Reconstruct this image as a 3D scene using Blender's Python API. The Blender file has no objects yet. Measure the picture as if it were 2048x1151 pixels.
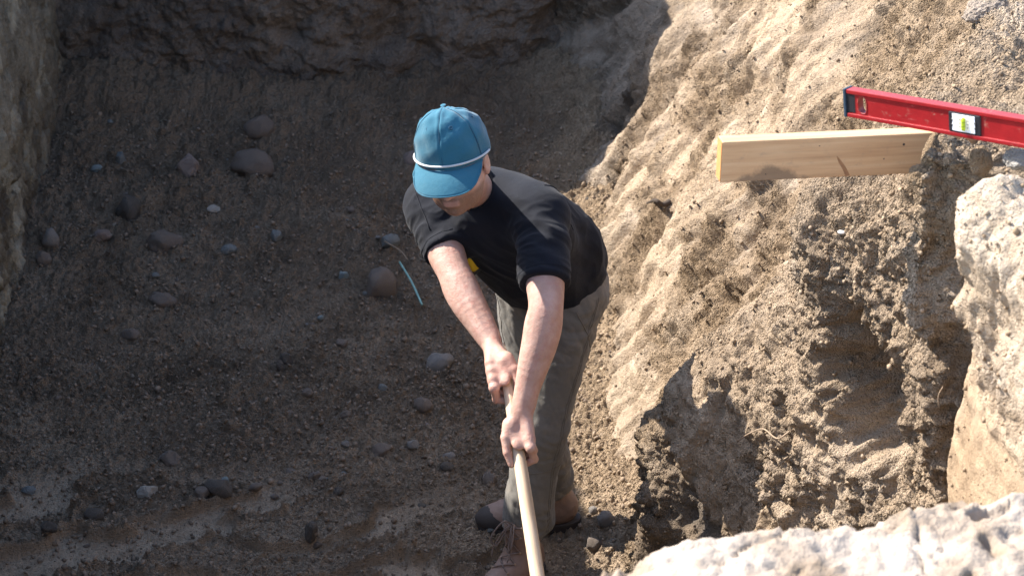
import bpy, bmesh, math, random
import numpy as np
from mathutils import Vector, Matrix, Quaternion

random.seed(7)
RNG = np.random.default_rng(11)
scene = bpy.context.scene
COL = scene.collection

# ------------------------------------------------------------------ camera
PITCH = math.radians(28.0)
CAM = np.array([0.0, 0.0, 3.7])
FPX = 4200.0                      # focal length in pixels of the 2048 wide photograph
cam_data = bpy.data.cameras.new("camera")
cam_data.sensor_width = 36.0
cam_data.lens = 36.0 * FPX / 2048.0
cam_data.clip_start = 0.05
cam_data.clip_end = 3000.0
cam_data.dof.use_dof = True
cam_data.dof.focus_distance = 5.55
cam_data.dof.aperture_fstop = 8.0
cam = bpy.data.objects.new("camera", cam_data)
cam.location = CAM
cam.rotation_euler = (math.radians(90) - PITCH, 0, 0)
COL.objects.link(cam)
scene.camera = cam

# ------------------------------------------------------------------ sky and sun
SUN_TO = Vector((-0.71, 0.375, 0.695)).normalized()      # towards the sun: behind the left edge of the pit
SUN_EL = math.asin(SUN_TO.z)
world = bpy.data.worlds.new("World")
scene.world = world
world.use_nodes = True
wn = world.node_tree.nodes
wl = world.node_tree.links
wn.clear()
sky = wn.new("ShaderNodeTexSky")
sky.sky_type = 'NISHITA'
sky.sun_disc = False
sky.sun_elevation = SUN_EL
sky.sun_rotation = math.atan2(SUN_TO.x, SUN_TO.y)
bg = wn.new("ShaderNodeBackground")
bg.inputs['Strength'].default_value = 0.15
wo = wn.new("ShaderNodeOutputWorld")
wl.new(sky.outputs[0], bg.inputs[0])
wl.new(bg.outputs[0], wo.inputs[0])
sun_data = bpy.data.lights.new("sun", 'SUN')
sun_data.energy = 4.4
sun_data.angle = math.radians(0.53)
sun_data.color = (1.0, 0.93, 0.84)
sun = bpy.data.objects.new("sun", sun_data)
sun.rotation_euler = SUN_TO.to_track_quat('Z', 'Y').to_euler()
sun.location = (-6, 6, 8)
COL.objects.link(sun)
scene.view_settings.view_transform = 'Standard'
scene.view_settings.look = 'None'
scene.view_settings.gamma = 1.0
scene.view_settings.exposure = 1.55
scene.cycles.max_bounces = 6

# ------------------------------------------------------------------ small maths
_cp, _sp = math.cos(PITCH), math.sin(PITCH)
def at_depth(px, py, d):
    """world point seen at photograph pixel (px,py), d metres along the camera axis"""
    v = (py - 575.5) / FPX * d
    return np.array([(px - 1024.0) / FPX * d, _cp * d - _sp * v, CAM[2] - _sp * d - _cp * v])
def at_height(px, py, z):
    k = _sp + (py - 575.5) / FPX * _cp
    return at_depth(px, py, (CAM[2] - z) / k)
def nrm(v):
    v = np.asarray(v, float)
    return v / np.linalg.norm(v)
def smoothstep(a, b, x):
    t = np.clip((x - a) / (b - a), 0, 1)
    return t * t * (3 - 2 * t)

_perm = np.random.default_rng(3).permutation(256).astype(np.int32)
_perm = np.concatenate([_perm, _perm, _perm])
_g = np.random.default_rng(5).normal(size=(256, 3)).astype(np.float32)
_g /= np.linalg.norm(_g, axis=1, keepdims=True)
def perlin(x, y, z):
    x = np.asarray(x, np.float32); y = np.asarray(y, np.float32); z = np.asarray(z, np.float32)
    xi = np.floor(x).astype(np.int32); yi = np.floor(y).astype(np.int32); zi = np.floor(z).astype(np.int32)
    xf = x - xi; yf = y - yi; zf = z - zi
    u = xf * xf * xf * (xf * (xf * 6 - 15) + 10)
    v = yf * yf * yf * (yf * (yf * 6 - 15) + 10)
    w = zf * zf * zf * (zf * (zf * 6 - 15) + 10)
    xi &= 255; yi &= 255; zi &= 255
    def gr(dx, dy, dz):
        h = _perm[_perm[_perm[(xi + dx) & 255] + ((yi + dy) & 255)] + ((zi + dz) & 255)]
        g = _g[h]
        return g[..., 0] * (xf - dx) + g[..., 1] * (yf - dy) + g[..., 2] * (zf - dz)
    x00 = gr(0, 0, 0); x00 += u * (gr(1, 0, 0) - x00)
    x10 = gr(0, 1, 0); x10 += u * (gr(1, 1, 0) - x10)
    x01 = gr(0, 0, 1); x01 += u * (gr(1, 0, 1) - x01)
    x11 = gr(0, 1, 1); x11 += u * (gr(1, 1, 1) - x11)
    y0 = x00 + v * (x10 - x00); y1 = x01 + v * (x11 - x01)
    return (y0 + w * (y1 - y0)) * 1.5
def fbm(p, scale, octaves=4, gain=0.5, off=0.0, mode=0, aniso=(1, 1, 1)):
    out = 0.0; a = 1.0; s = scale; tot = 0
    for i in range(octaves):
        n = perlin(p[..., 0] * s * aniso[0] + off + i * 17.3, p[..., 1] * s * aniso[1] - off + i * 9.1,
                   p[..., 2] * s * aniso[2] + 2.7 * off + i * 5.7)
        if mode == 1: n = np.abs(n) * 2 - 0.5          # rounded lumps
        elif mode == 2: n = 0.5 - np.abs(n) * 2        # sharp crests
        out = out + a * n; tot += a; a *= gain; s *= 2.03
    return out / tot

# ------------------------------------------------------------------ mesh helpers
def tag(o, label=None, cat=None, group=None, kind=None):
    if label: o["label"] = label
    if cat: o["category"] = cat
    if group: o["group"] = group
    if kind: o["kind"] = kind
    return o
def link(name, me, mat=None, parent=None, smooth=True):
    o = bpy.data.objects.new(name, me)
    COL.objects.link(o)
    if mat is not None and len(me.materials) == 0: me.materials.append(mat)
    if parent is not None: o.parent = parent
    if smooth and len(me.polygons):
        me.polygons.foreach_set('use_smooth', np.ones(len(me.polygons), bool))
    return o
def empty(name, loc=(0, 0, 0)):
    o = bpy.data.objects.new(name, None)
    o.location = loc
    o.empty_display_size = 0.1
    COL.objects.link(o)
    return o
def quads_mesh(name, V, F):
    """numpy verts (n,3) and quads (m,4) to a mesh"""
    me = bpy.data.meshes.new(name)
    V = np.ascontiguousarray(V, np.float32); F = np.ascontiguousarray(F, np.int32)
    k = F.shape[1]
    me.vertices.add(len(V)); me.vertices.foreach_set('co', V.ravel())
    me.loops.add(F.size); me.loops.foreach_set('vertex_index', F.ravel())
    me.polygons.add(len(F))
    me.polygons.foreach_set('loop_start', np.arange(0, F.size, k, dtype=np.int32))
    me.update(calc_edges=True)
    return me
def grid_faces(nr, nc, flip=False):
    i = np.arange(nr - 1)[:, None] * nc + np.arange(nc - 1)[None, :]
    f = np.stack([i, i + 1, i + nc + 1, i + nc], -1).reshape(-1, 4)
    return f[:, ::-1] if flip else f
def grid_normals(P):
    du = np.gradient(P, axis=0); dv = np.gradient(P, axis=1)
    n = np.cross(dv, du)
    return n / (np.linalg.norm(n, axis=-1, keepdims=True) + 1e-9)
def attr(me, name, arr):
    a = me.attributes.new(name, 'FLOAT', 'POINT')
    a.data.foreach_set('value', np.ascontiguousarray(arr, np.float32).ravel())
def mesh_normals(me):
    n = np.empty(len(me.vertices) * 3, np.float32)
    me.vertices.foreach_get('normal', n)
    return n.reshape(-1, 3)
def mesh_co(me):
    n = np.empty(len(me.vertices) * 3, np.float32)
    me.vertices.foreach_get('co', n)
    return n.reshape(-1, 3)

def tube_mesh(name, pts, rad, seg=10, cap=True):
    pts = [np.asarray(p, float) for p in pts]
    n = len(pts)
    if np.isscalar(rad): rad = [rad] * n
    V = []; F = []
    t0 = nrm(pts[1] - pts[0])
    ref = np.array([0, 0, 1.0]) if abs(t0[2]) < 0.9 else np.array([1.0, 0, 0])
    u = nrm(np.cross(t0, ref))
    for i, p in enumerate(pts):
        t = nrm(pts[min(i + 1, n - 1)] - pts[max(i - 1, 0)])
        u = nrm(u - t * np.dot(u, t)); w = np.cross(t, u)
        for k in range(seg):
            a = 2 * math.pi * k / seg
            V.append(p + rad[i] * (math.cos(a) * u + math.sin(a) * w))
    for i in range(n - 1):
        for k in range(seg):
            F.append((i * seg + k, i * seg + (k + 1) % seg, (i + 1) * seg + (k + 1) % seg, (i + 1) * seg + k))
    if cap:
        F.append(tuple(range(seg))[::-1]); F.append(tuple(range((n - 1) * seg, n * seg)))
    me = bpy.data.meshes.new(name)
    me.from_pydata([tuple(v) for v in V], [], F)
    me.update()
    return me
def spline(ctrl, n):
    """Catmull-Rom through control points"""
    c = np.asarray(ctrl, float)
    c = np.vstack([2 * c[0] - c[1], c, 2 * c[-1] - c[-2]])
    out = []
    m = len(c) - 3
    for t in np.linspace(0, m - 1e-6, n):
        i = int(t); f = t - i
        p0, p1, p2, p3 = c[i:i + 4]
        out.append(0.5 * ((2 * p1) + (-p0 + p2) * f + (2 * p0 - 5 * p1 + 4 * p2 - p3) * f * f + (-p0 + 3 * p1 - 3 * p2 + p3) * f ** 3))
    return np.array(out)
def bevel_box_mesh(name, sx, sy, sz, bev=0.002, segs=2, origin=(0, 0, 0)):
    bm = bmesh.new()
    bmesh.ops.create_cube(bm, size=1.0)
    for v in bm.verts:
        v.co = Vector((v.co.x * sx + origin[0], v.co.y * sy + origin[1], v.co.z * sz + origin[2]))
    if bev > 0:
        bmesh.ops.bevel(bm, geom=bm.edges[:], offset=bev, segments=segs, affect='EDGES', profile=0.5)
    me = bpy.data.meshes.new(name)
    bm.to_mesh(me); bm.free()
    return me
def frame_matrix(x, y, z, o):
    m = Matrix.Identity(4)
    for i, a in enumerate((x, y, z)):
        for j in range(3): m[j][i] = a[j]
    for j in range(3): m[j][3] = o[j]
    return m

# ------------------------------------------------------------------ materials
def new_mat(name):
    m = bpy.data.materials.new(name)
    m.use_nodes = True
    nt = m.node_tree
    nt.nodes.clear()
    out = nt.nodes.new('ShaderNodeOutputMaterial')
    b = nt.nodes.new('ShaderNodeBsdfPrincipled')
    nt.links.new(b.outputs[0], out.inputs[0])
    return m, nt, b
class NB:
    """terse node builder"""
    def __init__(self, nt):
        self.nt = nt
        self.tc = nt.nodes.new('ShaderNodeTexCoord').outputs['Object']
    def L(self, a, b): self.nt.links.new(a, b)
    def mapping(self, scale=(1, 1, 1), rot=(0, 0, 0), loc=(0, 0, 0)):
        n = self.nt.nodes.new('ShaderNodeMapping')
        n.inputs['Scale'].default_value = scale; n.inputs['Rotation'].default_value = rot; n.inputs['Location'].default_value = loc
        self.L(self.tc, n.inputs['Vector'])
        return n.outputs[0]
    def noise(self, scale, detail=4, rough=0.6, dist=0.0, vec=None):
        n = self.nt.nodes.new('ShaderNodeTexNoise')
        n.inputs['Scale'].default_value = scale; n.inputs['Detail'].default_value = detail
        n.inputs['Roughness'].default_value = rough; n.inputs['Distortion'].default_value = dist
        self.L(vec if vec is not None else self.tc, n.inputs['Vector'])
        return n.outputs['Fac']
    def voronoi(self, scale, vec=None, feature='F1', out='Distance'):
        n = self.nt.nodes.new('ShaderNodeTexVoronoi'); n.feature = feature
        n.inputs['Scale'].default_value = scale
        self.L(vec if vec is not None else self.tc, n.inputs['Vector'])
        return n.outputs[out]
    def ramp(self, fac, stops):
        n = self.nt.nodes.new('ShaderNodeValToRGB')
        e = n.color_ramp.elements
        while len(e) > 1: e.remove(e[-1])
        e[0].position, e[0].color = stops[0][0], tuple(stops[0][1]) + (1,) if len(stops[0][1]) == 3 else stops[0][1]
        for p, c in stops[1:]:
            k = e.new(p); k.color = tuple(c) + (1,)
        self.L(fac, n.inputs[0])
        return n.outputs[0]
    def rng(self, fac, a, b, c=0.0, d=1.0):
        n = self.nt.nodes.new('ShaderNodeMapRange')
        n.inputs[1].default_value = a; n.inputs[2].default_value = b; n.inputs[3].default_value = c; n.inputs[4].default_value = d
        self.L(fac, n.inputs[0])
        return n.outputs[0]
    def mix(self, fac, a, b, mode='MIX'):
        n = self.nt.nodes.new('ShaderNodeMix'); n.data_type = 'RGBA'; n.blend_type = mode
        for s, v in ((n.inputs[0], fac), (n.inputs[6], a), (n.inputs[7], b)):
            if hasattr(v, 'is_output'): self.L(v, s)
            elif isinstance(v, (int, float)): s.default_value = v
            else: s.default_value = tuple(v) + (1,) if len(v) == 3 else v
        return n.outputs[2]
    def math(self, op, a, b=0.0):
        n = self.nt.nodes.new('ShaderNodeMath'); n.operation = op
        for s, v in ((n.inputs[0], a), (n.inputs[1], b)):
            if hasattr(v, 'is_output'): self.L(v, s)
            else: s.default_value = v
        return n.outputs[0]
    def attr(self, name):
        n = self.nt.nodes.new('ShaderNodeAttribute'); n.attribute_name = name
        return n.outputs['Fac']
    def bump(self, h, dist, strength=1.0, prev=None):
        n = self.nt.nodes.new('ShaderNodeBump')
        n.inputs['Distance'].default_value = dist
        if hasattr(strength, 'is_output'): self.L(strength, n.inputs['Strength'])
        else: n.inputs['Strength'].default_value = strength
        self.L(h, n.inputs['Height'])
        if prev is not None: self.L(prev, n.inputs['Normal'])
        return n.outputs[0]

def soil_mat(name, dark, mid, light, pale=None, damp_shade=None, bump=1.0, speck=0.5, sand=None, gritty=1.0):
    """earth: patchy colour, grain and grit; 'pale', 'damp' and 'slick' come from mesh attributes"""
    m, nt, b = new_mat(name)
    n = NB(nt)
    big = n.noise(2.3, 6, 0.62, 0.4)
    med = n.noise(17, 6, 0.65, 0.2)
    fine = n.noise(95, 5, 0.7)
    grit = n.noise(330, 3, 0.6)
    c = n.ramp(n.math('ADD', n.math('MULTIPLY', big, 0.6), n.math('MULTIPLY', med, 0.4)), [(0.34, dark), (0.5, mid), (0.66, light)])
    c = n.mix(n.rng(fine, 0.35, 0.7, 0.0, speck), c, n.mix(0.55, c, dark, 'MULTIPLY'))
    c = n.mix(n.rng(fine, 0.42, 0.25, 0.0, speck * 0.5), c, light)
    if damp_shade is not None:
        c = n.mix(n.math('MULTIPLY', n.attr('damp_shade'), n.rng(med, 0.2, 0.6, 0.6, 1.0)), c, n.mix(n.rng(fine, .3, .7), damp_shade, tuple(x * 1.5 for x in damp_shade)))
    if sand is not None:
        c = n.mix(n.attr('sand'), c, n.ramp(n.math('ADD', n.math('MULTIPLY', fine, 0.5), n.math('MULTIPLY', med, 0.5)), [(0.36, sand[0]), (0.5, sand[1]), (0.64, sand[2])]))
    if pale is not None:
        c = n.mix(n.math('MULTIPLY', n.attr('pale'), n.rng(n.noise(22, 4, 0.6), 0.32, 0.6, 0.45, 1.0)), c, pale)
    c = n.mix(n.rng(grit, 0.66, 0.74, 0, 0.45 * gritty), c, tuple(min(1, x * 1.9) for x in light))
    c = n.mix(n.rng(grit, 0.36, 0.28, 0, 0.5 * gritty), c, tuple(x * 0.45 for x in dark))
    nt.links.new(c, b.inputs['Base Color'])
    b.inputs['Roughness'].default_value = 0.95
    b.inputs['Specular IOR Level'].default_value = 0.12
    rough = n.math('SUBTRACT', 1.0, n.attr('slick'))
    bm0 = n.bump(n.voronoi(85), -0.008 * bump, n.math('MULTIPLY', rough, 0.8))
    bm1 = n.bump(fine, 0.016 * bump, n.math('MULTIPLY', rough, 0.9), bm0)
    bm2 = n.bump(n.voronoi(190), -0.004 * bump, n.math('MULTIPLY', rough, 0.9), bm1)
    bm3 = n.bump(grit, 0.0022 * bump, 0.8, bm2)
    nt.links.new(bm3, b.inputs['Normal'])
    return m
MAT = {}
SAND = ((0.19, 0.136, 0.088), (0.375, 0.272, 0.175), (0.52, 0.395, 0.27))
MAT['floor'] = soil_mat('damp_floor_soil', (0.105, 0.074, 0.050), (0.28, 0.208, 0.143), (0.45, 0.345, 0.245), pale=(0.44, 0.34, 0.245), damp_shade=(0.17, 0.126, 0.088), sand=SAND, bump=1.6)
MAT['bank'] = soil_mat('sandy_bank_soil', *SAND, pale=(0.58, 0.48, 0.375), damp_shade=(0.095, 0.080, 0.066), bump=1.8)
MAT['left'] = soil_mat('grey_wall_soil', (0.10, 0.085, 0.062), (0.22, 0.19, 0.14), (0.36, 0.315, 0.235), pale=(0.40, 0.36, 0.27), damp_shade=(0.07, 0.06, 0.05), bump=1.3)
MAT['back'] = soil_mat('brown_wall_soil', (0.14, 0.108, 0.083), (0.25, 0.20, 0.156), (0.37, 0.305, 0.245), pale=(0.38, 0.335, 0.285), damp_shade=(0.10, 0.085, 0.076), bump=1.5)
MAT['rim'] = soil_mat('dry_crust_soil', (0.20, 0.15, 0.105), (0.31, 0.25, 0.195), (0.38, 0.315, 0.255), pale=(0.42, 0.358, 0.30), damp_shade=(0.15, 0.105, 0.062), speck=0.15, gritty=0.2, bump=0.8)
# ------------------------------------------------------------------ the pit: floor, walls, bank, rim
def axis_steps(*segs):
    """segments (start, end, step) joined into one increasing axis"""
    out = []
    for a, b, s in segs:
        n = max(2, int(round((b - a) / s)) + 1)
        out.append(np.linspace(a, b, n)[:-1])
    out.append(np.array([segs[-1][1]]))
    return np.concatenate(out)

def crumbs(U, V, cell, rmin, rmax, prob, seed, squash=0.8):
    """height of loose rounded crumbs strewn over a (U,V) surface, in metres"""
    u = (U / cell).astype(np.float32); v = (V / cell).astype(np.float32)
    iu = np.floor(u).astype(np.int64); iv = np.floor(v).astype(np.int64)
    h = np.zeros_like(u)
    for du in (-1, 0, 1):
        for dv in (-1, 0, 1):
            a = iu + du; b = iv + dv
            k = (a * 73856093) ^ (b * 19349663) ^ (seed * 83492791)
            k = (k ^ (k >> 13)) * 1274126177 & 0x7fffffff
            r0 = (k & 1023) / 1023.0; r1 = ((k >> 10) & 1023) / 1023.0; r2 = ((k >> 20) & 1023) / 1023.0
            k2 = (k * 1103515245 + 12345) & 0x7fffffff
            r3 = ((k2 >> 8) & 1023) / 1023.0
            rad = np.where(r2 < prob, rmin + (rmax - rmin) * r3 ** 2, 0.0)
            d2 = ((u - a - r0) ** 2 + (v - b - r1) ** 2) * cell * cell
            h = np.maximum(h, np.sqrt(np.clip(rad * rad - d2, 0, None)))
    return h * squash

def floor_base(X, Y):
    z = 0.05 * smoothstep(6.9, 8.2, Y) + 0.17 * smoothstep(7.8, 8.75, Y) ** 1.5 + 0.06 * smoothstep(-1.1, -2.0, X) * smoothstep(5.5, 7.5, Y)
    z = z + 0.12 * smoothstep(0.05, 0.55, X) * smoothstep(4.2, 5.4, Y)
    p = np.stack([X, Y, np.zeros_like(X)], -1)
    z = z + 0.05 * fbm(p, 0.9, 3, 0.5, 3.1)
    return z
def build_floor():
    ys = axis_steps((2.2, 4.7, 0.035), (4.7, 6.5, 0.0055), (6.5, 9.1, 0.0085))
    xs = axis_steps((-2.15, 0.75, 0.006))
    X, Y = np.meshgrid(xs, ys)
    z = floor_base(X, Y)
    p = np.stack([X, Y, np.zeros_like(X)], -1)
    # trampled, scraped patches in the foreground
    wx = X + 0.10 * fbm(p, 3.0, 3, 0.5, 8.0); wy = Y + 0.07 * fbm(p, 3.0, 3, 0.5, 2.0)
    q = np.stack([wx * 0.9 + wy * 0.55, wy * 1.9 - wx * 0.75, np.zeros_like(X)], -1)
    pn = fbm(q, 3.0, 3, 0.45, 21.0)
    near = smoothstep(5.85, 5.50, Y + 0.12 * fbm(p, 2.0, 2, 0.5, 31.0) + 0.16 * smoothstep(-1.1, -0.2, X)) * smoothstep(0.22, -0.05, X)
    slick = smoothstep(-0.07, 0.06, pn) * near
    rough = 1 - 0.68 * slick
    z = z + near * (0.02 - 0.034 * slick)
    z = z + rough * (0.022 * fbm(p, 6, 4, 0.5, 5.0, 1) + 0.018 * fbm(p, 22, 3, 0.55, 7.0, 1) + 0.014 * fbm(p, 60, 2, 0.6, 9.0, 1))
    jx = X + 0.008 * fbm(p, 45, 2, .5, 17.0); jy = Y + 0.008 * fbm(p, 45, 2, .5, 18.0)
    dense = 0.35 + 0.65 * smoothstep(-0.25, 0.25, fbm(p, 2.2, 3, .5, 19.0))
    z = z + rough * dense * (crumbs(jx, jy, 0.11, .016, .040, .14, 1, .55) + crumbs(jx, jy, 0.037, .006, .016, .45, 2, .7) + 0.7 * crumbs(jx, jy, 0.021, .005, .010, .7, 3))
    far = smoothstep(6.6, 7.6, Y)
    z = z + far * (0.055 * fbm(p, 3.2, 4, 0.55, 15.0, 1) + 0.022 * fbm(p, 10, 3, 0.55, 16.0, 1))
    # heaped rim around the slick patches
    z = z + near * 0.03 * np.exp(-((pn + 0.05) / 0.04) ** 2) * (0.6 + fbm(p, 9, 2, .5, 61.0))
    P = np.stack([X, Y, z], -1)
    me = quads_mesh('pit_floor', P.reshape(-1, 3), grid_faces(*X.shape))
    attr(me, 'slick', 0.25 * slick)
    attr(me, 'pale', np.clip(0.9 * slick + 0.6 * smoothstep(5.75, 5.2, Y) * (1 - slick), 0, 1))
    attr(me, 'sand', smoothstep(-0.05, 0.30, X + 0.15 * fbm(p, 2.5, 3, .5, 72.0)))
    attr(me, 'damp_shade', np.clip(smoothstep(0.0, 0.35, fbm(p, 1.1, 3, .5, 71.0)) * 0.8 + 0.5 * smoothstep(6.2, 7.6, Y), 0, 1))
    return tag(link('pit_floor', me, MAT['floor']), 'moist dark soil floor of the excavated pit, strewn with pebbles', None, None, 'structure'), (xs, ys, z)
floor_obj, FLOOR = build_floor()
def floor_z(x, y):
    xs, ys, z = FLOOR
    i = int(np.clip(np.searchsorted(ys, y), 1, len(ys) - 1)); j = int(np.clip(np.searchsorted(xs, x), 1, len(xs) - 1))
    return float(z[i - 1:i + 1, j - 1:j + 1].mean())

# right bank: X as a function of (Y, z), from measured profiles
ZK = np.array([0.0, 0.4, 0.85, 1.05, 1.3, 1.6, 1.8, 2.0])
STN = [
    (9.2, [-.45, -.22, .04, .16, .30, .47, .59, .71]),
    (8.85, [-.12, .11, .37, .49, .63, .80, .92, 1.04]),
    (8.55, [.12, .35, .61, .73, .87, 1.04, 1.16, 1.28]),
    (8.25, [.24, .47, .73, .85, .99, 1.16, 1.28, 1.40]),
    (7.85, [.29, .52, .78, .90, 1.04, 1.21, 1.33, 1.45]),
    (7.0, [.30, .53, .79, .91, 1.05, 1.22, 1.34, 1.46]),
    (6.0, [.30, .53, .80, .92, 1.06, 1.24, 1.36, 1.48]),
    (5.45, [.34, .55, .82, .94, 1.07, 1.22, 1.33, 1.45]),
    (5.15, [.34, .46, .72, .85, 1.00, 1.14, 1.25, 1.38]),
    (4.95, [.345, .385, .50, .69, .89, 1.03, 1.15, 1.28]),
    (4.78, [.325, .355, .425, .57, .79, .92, 1.06, 1.22]),
    (4.55, [.40, .46, .55, .62, .72, .81, .98, 1.16]),
    (4.30, [.50, .58, .67, .70, .72, .68, .90, 1.12]),
    (4.10, [.66, .71, .77, .80, .80, .77, .86, 1.08]),
    (3.95, [.78, .82, .86, .88, .87, .84, .85, 1.00]),
    (3.86, [.84, .86, .88, .89, .88, .84, .82, .86]),
    (3.81, [.90, .91, .92, .93, .92, .86, .825, .83]),
    (3.775, [.93, .94, .95, .96, .98, .97, .93, .90]),
    (3.74, [.94, .95, .96, .97, 1.01, 1.06, 1.10, 1.12]),
    (3.69, [.94, .95, .96, .97, 1.00, 1.08, 1.15, 1.22]),
    (3.63, [.90, .905, .905, .905, .905, .93, 1.0, 1.11]),
    (3.56, [.90, .905, .905, .905, .90, .895, .895, .95]),
    (3.30, [.90, .91, .915, .915, .915, .91, .905, .94]),
    (3.0, [.95, .96, .97, .97, .97, .97, .96, 1.00]),
    (2.2, [.9, .92, .95, .97, .98, .98, .97, 1.00]),
]
STN = STN[::-1]
SY = np.array([s[0] for s in STN]); SX = np.array([s[1] for s in STN])
def hermite(xk, yk, x):
    """monotone-ish cubic along axis 0 of yk"""
    i = np.clip(np.searchsorted(xk, x) - 1, 0, len(xk) - 2)
    d = np.gradient(yk, xk, axis=0)
    h = (xk[i + 1] - xk[i]); t = np.clip((x - xk[i]) / h, 0, 1)
    if yk.ndim > 1: h = h[:, None]; t = t[:, None]
    return ((2 * t**3 - 3 * t**2 + 1) * yk[i] + (t**3 - 2 * t**2 + t) * h * d[i] + (-2 * t**3 + 3 * t**2) * yk[i + 1] + (t**3 - t**2) * h * d[i + 1])
def bank_base(ys, ts):
    A = hermite(SY, SX, ys)                       # (ny, 8)
    zc = np.minimum(ts, 2.0)
    B = hermite(ZK, A.T.copy(), zc).T             # (ny, nz)
    Y = np.repeat(ys[:, None], len(ts), 1)
    over = np.clip(ts - 1.92, 0, None)
    X = B + np.clip(ts - 2.0, 0, None)[None, :]
    Z = np.repeat(np.where(ts < 1.92, ts, 1.92 + 0.07 * (1 - np.exp(-over / 0.07)))[None, :], len(ys), 0)
    return X, Y, Z
def build_bank():
    ys = axis_steps((2.2, 3.25, 0.02), (3.25, 3.66, 0.0062), (3.66, 3.84, 0.0035), (3.84, 5.6, 0.0054), (5.6, 9.1, 0.0095))
    ts = axis_steps((-0.12, 2.06, 0.0054), (2.06, 2.5, 0.010), (2.5, 3.4, 0.05))
    X, Y, Z = bank_base(ys, ts)
    P = np.stack([X, Y, Z], -1)
    top = smoothstep(1.9, 2.02, ts)[None, :] * np.ones_like(X)
    N = grid_normals(P)
    N = -N if N[..., 0].mean() > 0 else N
    slope = smoothstep(4.9, 5.4, Y)                 # far smooth slope
    cut = smoothstep(3.68, 3.60, Y) * smoothstep(1.72, 1.5, Z)   # excavator cut face near the right edge
    fins = smoothstep(5.0, 4.6, Y) * (1 - cut)
    # large lumps
    d = 0.055 * fbm(P, 2.2, 3, 0.5, 1.0) * (1 - 0.6 * cut) + 0.075 * slope * (1 - top) * fbm(np.stack([X * 0, Y * 1.0 + .3 * Z, Z * .55], -1), 3.4, 3, .5, 2.0, 1)
    d = d + 0.022 * fbm(P, 7, 3, 0.5, 4.0, 1) * (1 - 0.75 * cut)
    # run-off streaks down the slope
    sk = np.stack([Y + 0.30 * Z, Z, np.zeros_like(Y)], -1)
    d = d + (1 - cut) * (0.030 * slope + 0.006) * (fbm(sk, 1.0, 3, .55, 12.0, 0, (9, 1.6, 1)) + 0.5 * fbm(sk, 1.0, 2, .5, 13.0, 0, (30, 4.5, 1)))
    # crumbly against smooth areas
    cr = smoothstep(-0.12, 0.22, fbm(P, 2.6, 3, 0.55, 22.0))
    cr = np.clip(cr + 0.45 * fins + 0.7 * smoothstep(1.0, 1.35, Z + .25 * fbm(P, 2.0, 2, .5, 28.0)) * smoothstep(6.4, 5.9, Y), 0, 1) * (1 - 0.9 * cut) * (1 - .8 * smoothstep(3.66, 3.58, Y))
    d = d + cr * (0.020 * fbm(P, 26, 3, 0.6, 24.0, 1) + 0.011 * fbm(P, 70, 2, 0.6, 25.0, 1)) + (1 - cr) * (1 - .7 * cut) * (0.006 * fbm(P, 40, 3, .65, 26.0) + .006 * fbm(P, 14, 3, .6, 27.0, 1))
    jn = 0.010 * fbm(P, 40, 2, .5, 80.0); U = Y + jn; W = ts[None, :] * 1.05 - jn
    lump = smoothstep(-0.1, 0.3, fbm(P, 3.4, 3, .5, 81.0)) * (1 - cut)
    d = d + (0.25 + 0.75 * lump) * cr * (crumbs(U, W, 0.09, .016, .045, .5, 11) + crumbs(U, W, 0.04, .008, .019, .8, 12)) + (0.3 + 0.7 * cr) * (1 - cut) * crumbs(U, W, 0.022, .005, .010, .75, 13)
    # broken pockets
    pk = fbm(P, 4.2, 3, 0.55, 33.0)
    d = d - (0.05 * smoothstep(0.18, 0.55, pk)) * (1 - cut) * (0.4 + 0.3 * fins) * (1 - top)
    # scooped hollow under the fin, with a ragged upper lip
    wob = 0.03 * fbm(P, 9, 3, 0.6, 51.0)
    hy = (Y - 4.08) / 0.20 + wob / 0.1; hz = (Z - 1.27) / 0.25 + wob / 0.1
    hr = np.sqrt(hy**2 + hz**2)
    d = d + fins * (1 - top) * (0.034 * fbm(P, 5.5, 3, .5, 54.0, 2) + 0.030 * fbm(np.stack([Y * 1.0, Z * .3, X * 0], -1), 12, 3, .55, 55.0, 2))
    d = d - 0.17 * smoothstep(1.0, 0.55, hr + 0.22 * fbm(P, 12, 3, .6, 53.0)) * smoothstep(-0.75, -0.2, -hz)
    # flat trowelled ledge and scraped flakes
    led = smoothstep(0.15, 0.10, np.hypot((Y - 4.38) / 1.6, (Z - 1.74)))
    # cut face: faint horizontal scoring
    sc = np.stack([np.zeros_like(Y), Y * 0.3, Z], -1)
    d = d + cut * (0.006 * fbm(sc, 16, 3, .6, 91.0) + 0.02 * fbm(P, 3.0, 3, .5, 92.0, 1))
    d = d + top * (0.05 * fbm(P, 5, 4, .55, 93.0, 1) + 0.018 * fbm(P, 20, 3, .55, 94.0, 1))
    # dry crust bulging over the cut face
    cb = smoothstep(3.62, 3.5, Y) * smoothstep(1.83, 1.92, Z + 0.06 * fbm(P, 4, 3, .5, 96.0))
    d = d + cb * (0.02 + 0.035 * fbm(P, 5.5, 4, 0.5, 95.0))
    P2 = P + N * d[..., None]
    P2[..., 2] += 0.075 * smoothstep(3.62, 3.5, Y) * smoothstep(1.62, 1.95, Z)
    me = quads_mesh('earth_bank_right', P2.reshape(-1, 3), grid_faces(*X.shape))
    attr(me, 'slick', np.clip(0.7 * cut + 0.45 * (1 - cr), 0, 0.85))
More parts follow.
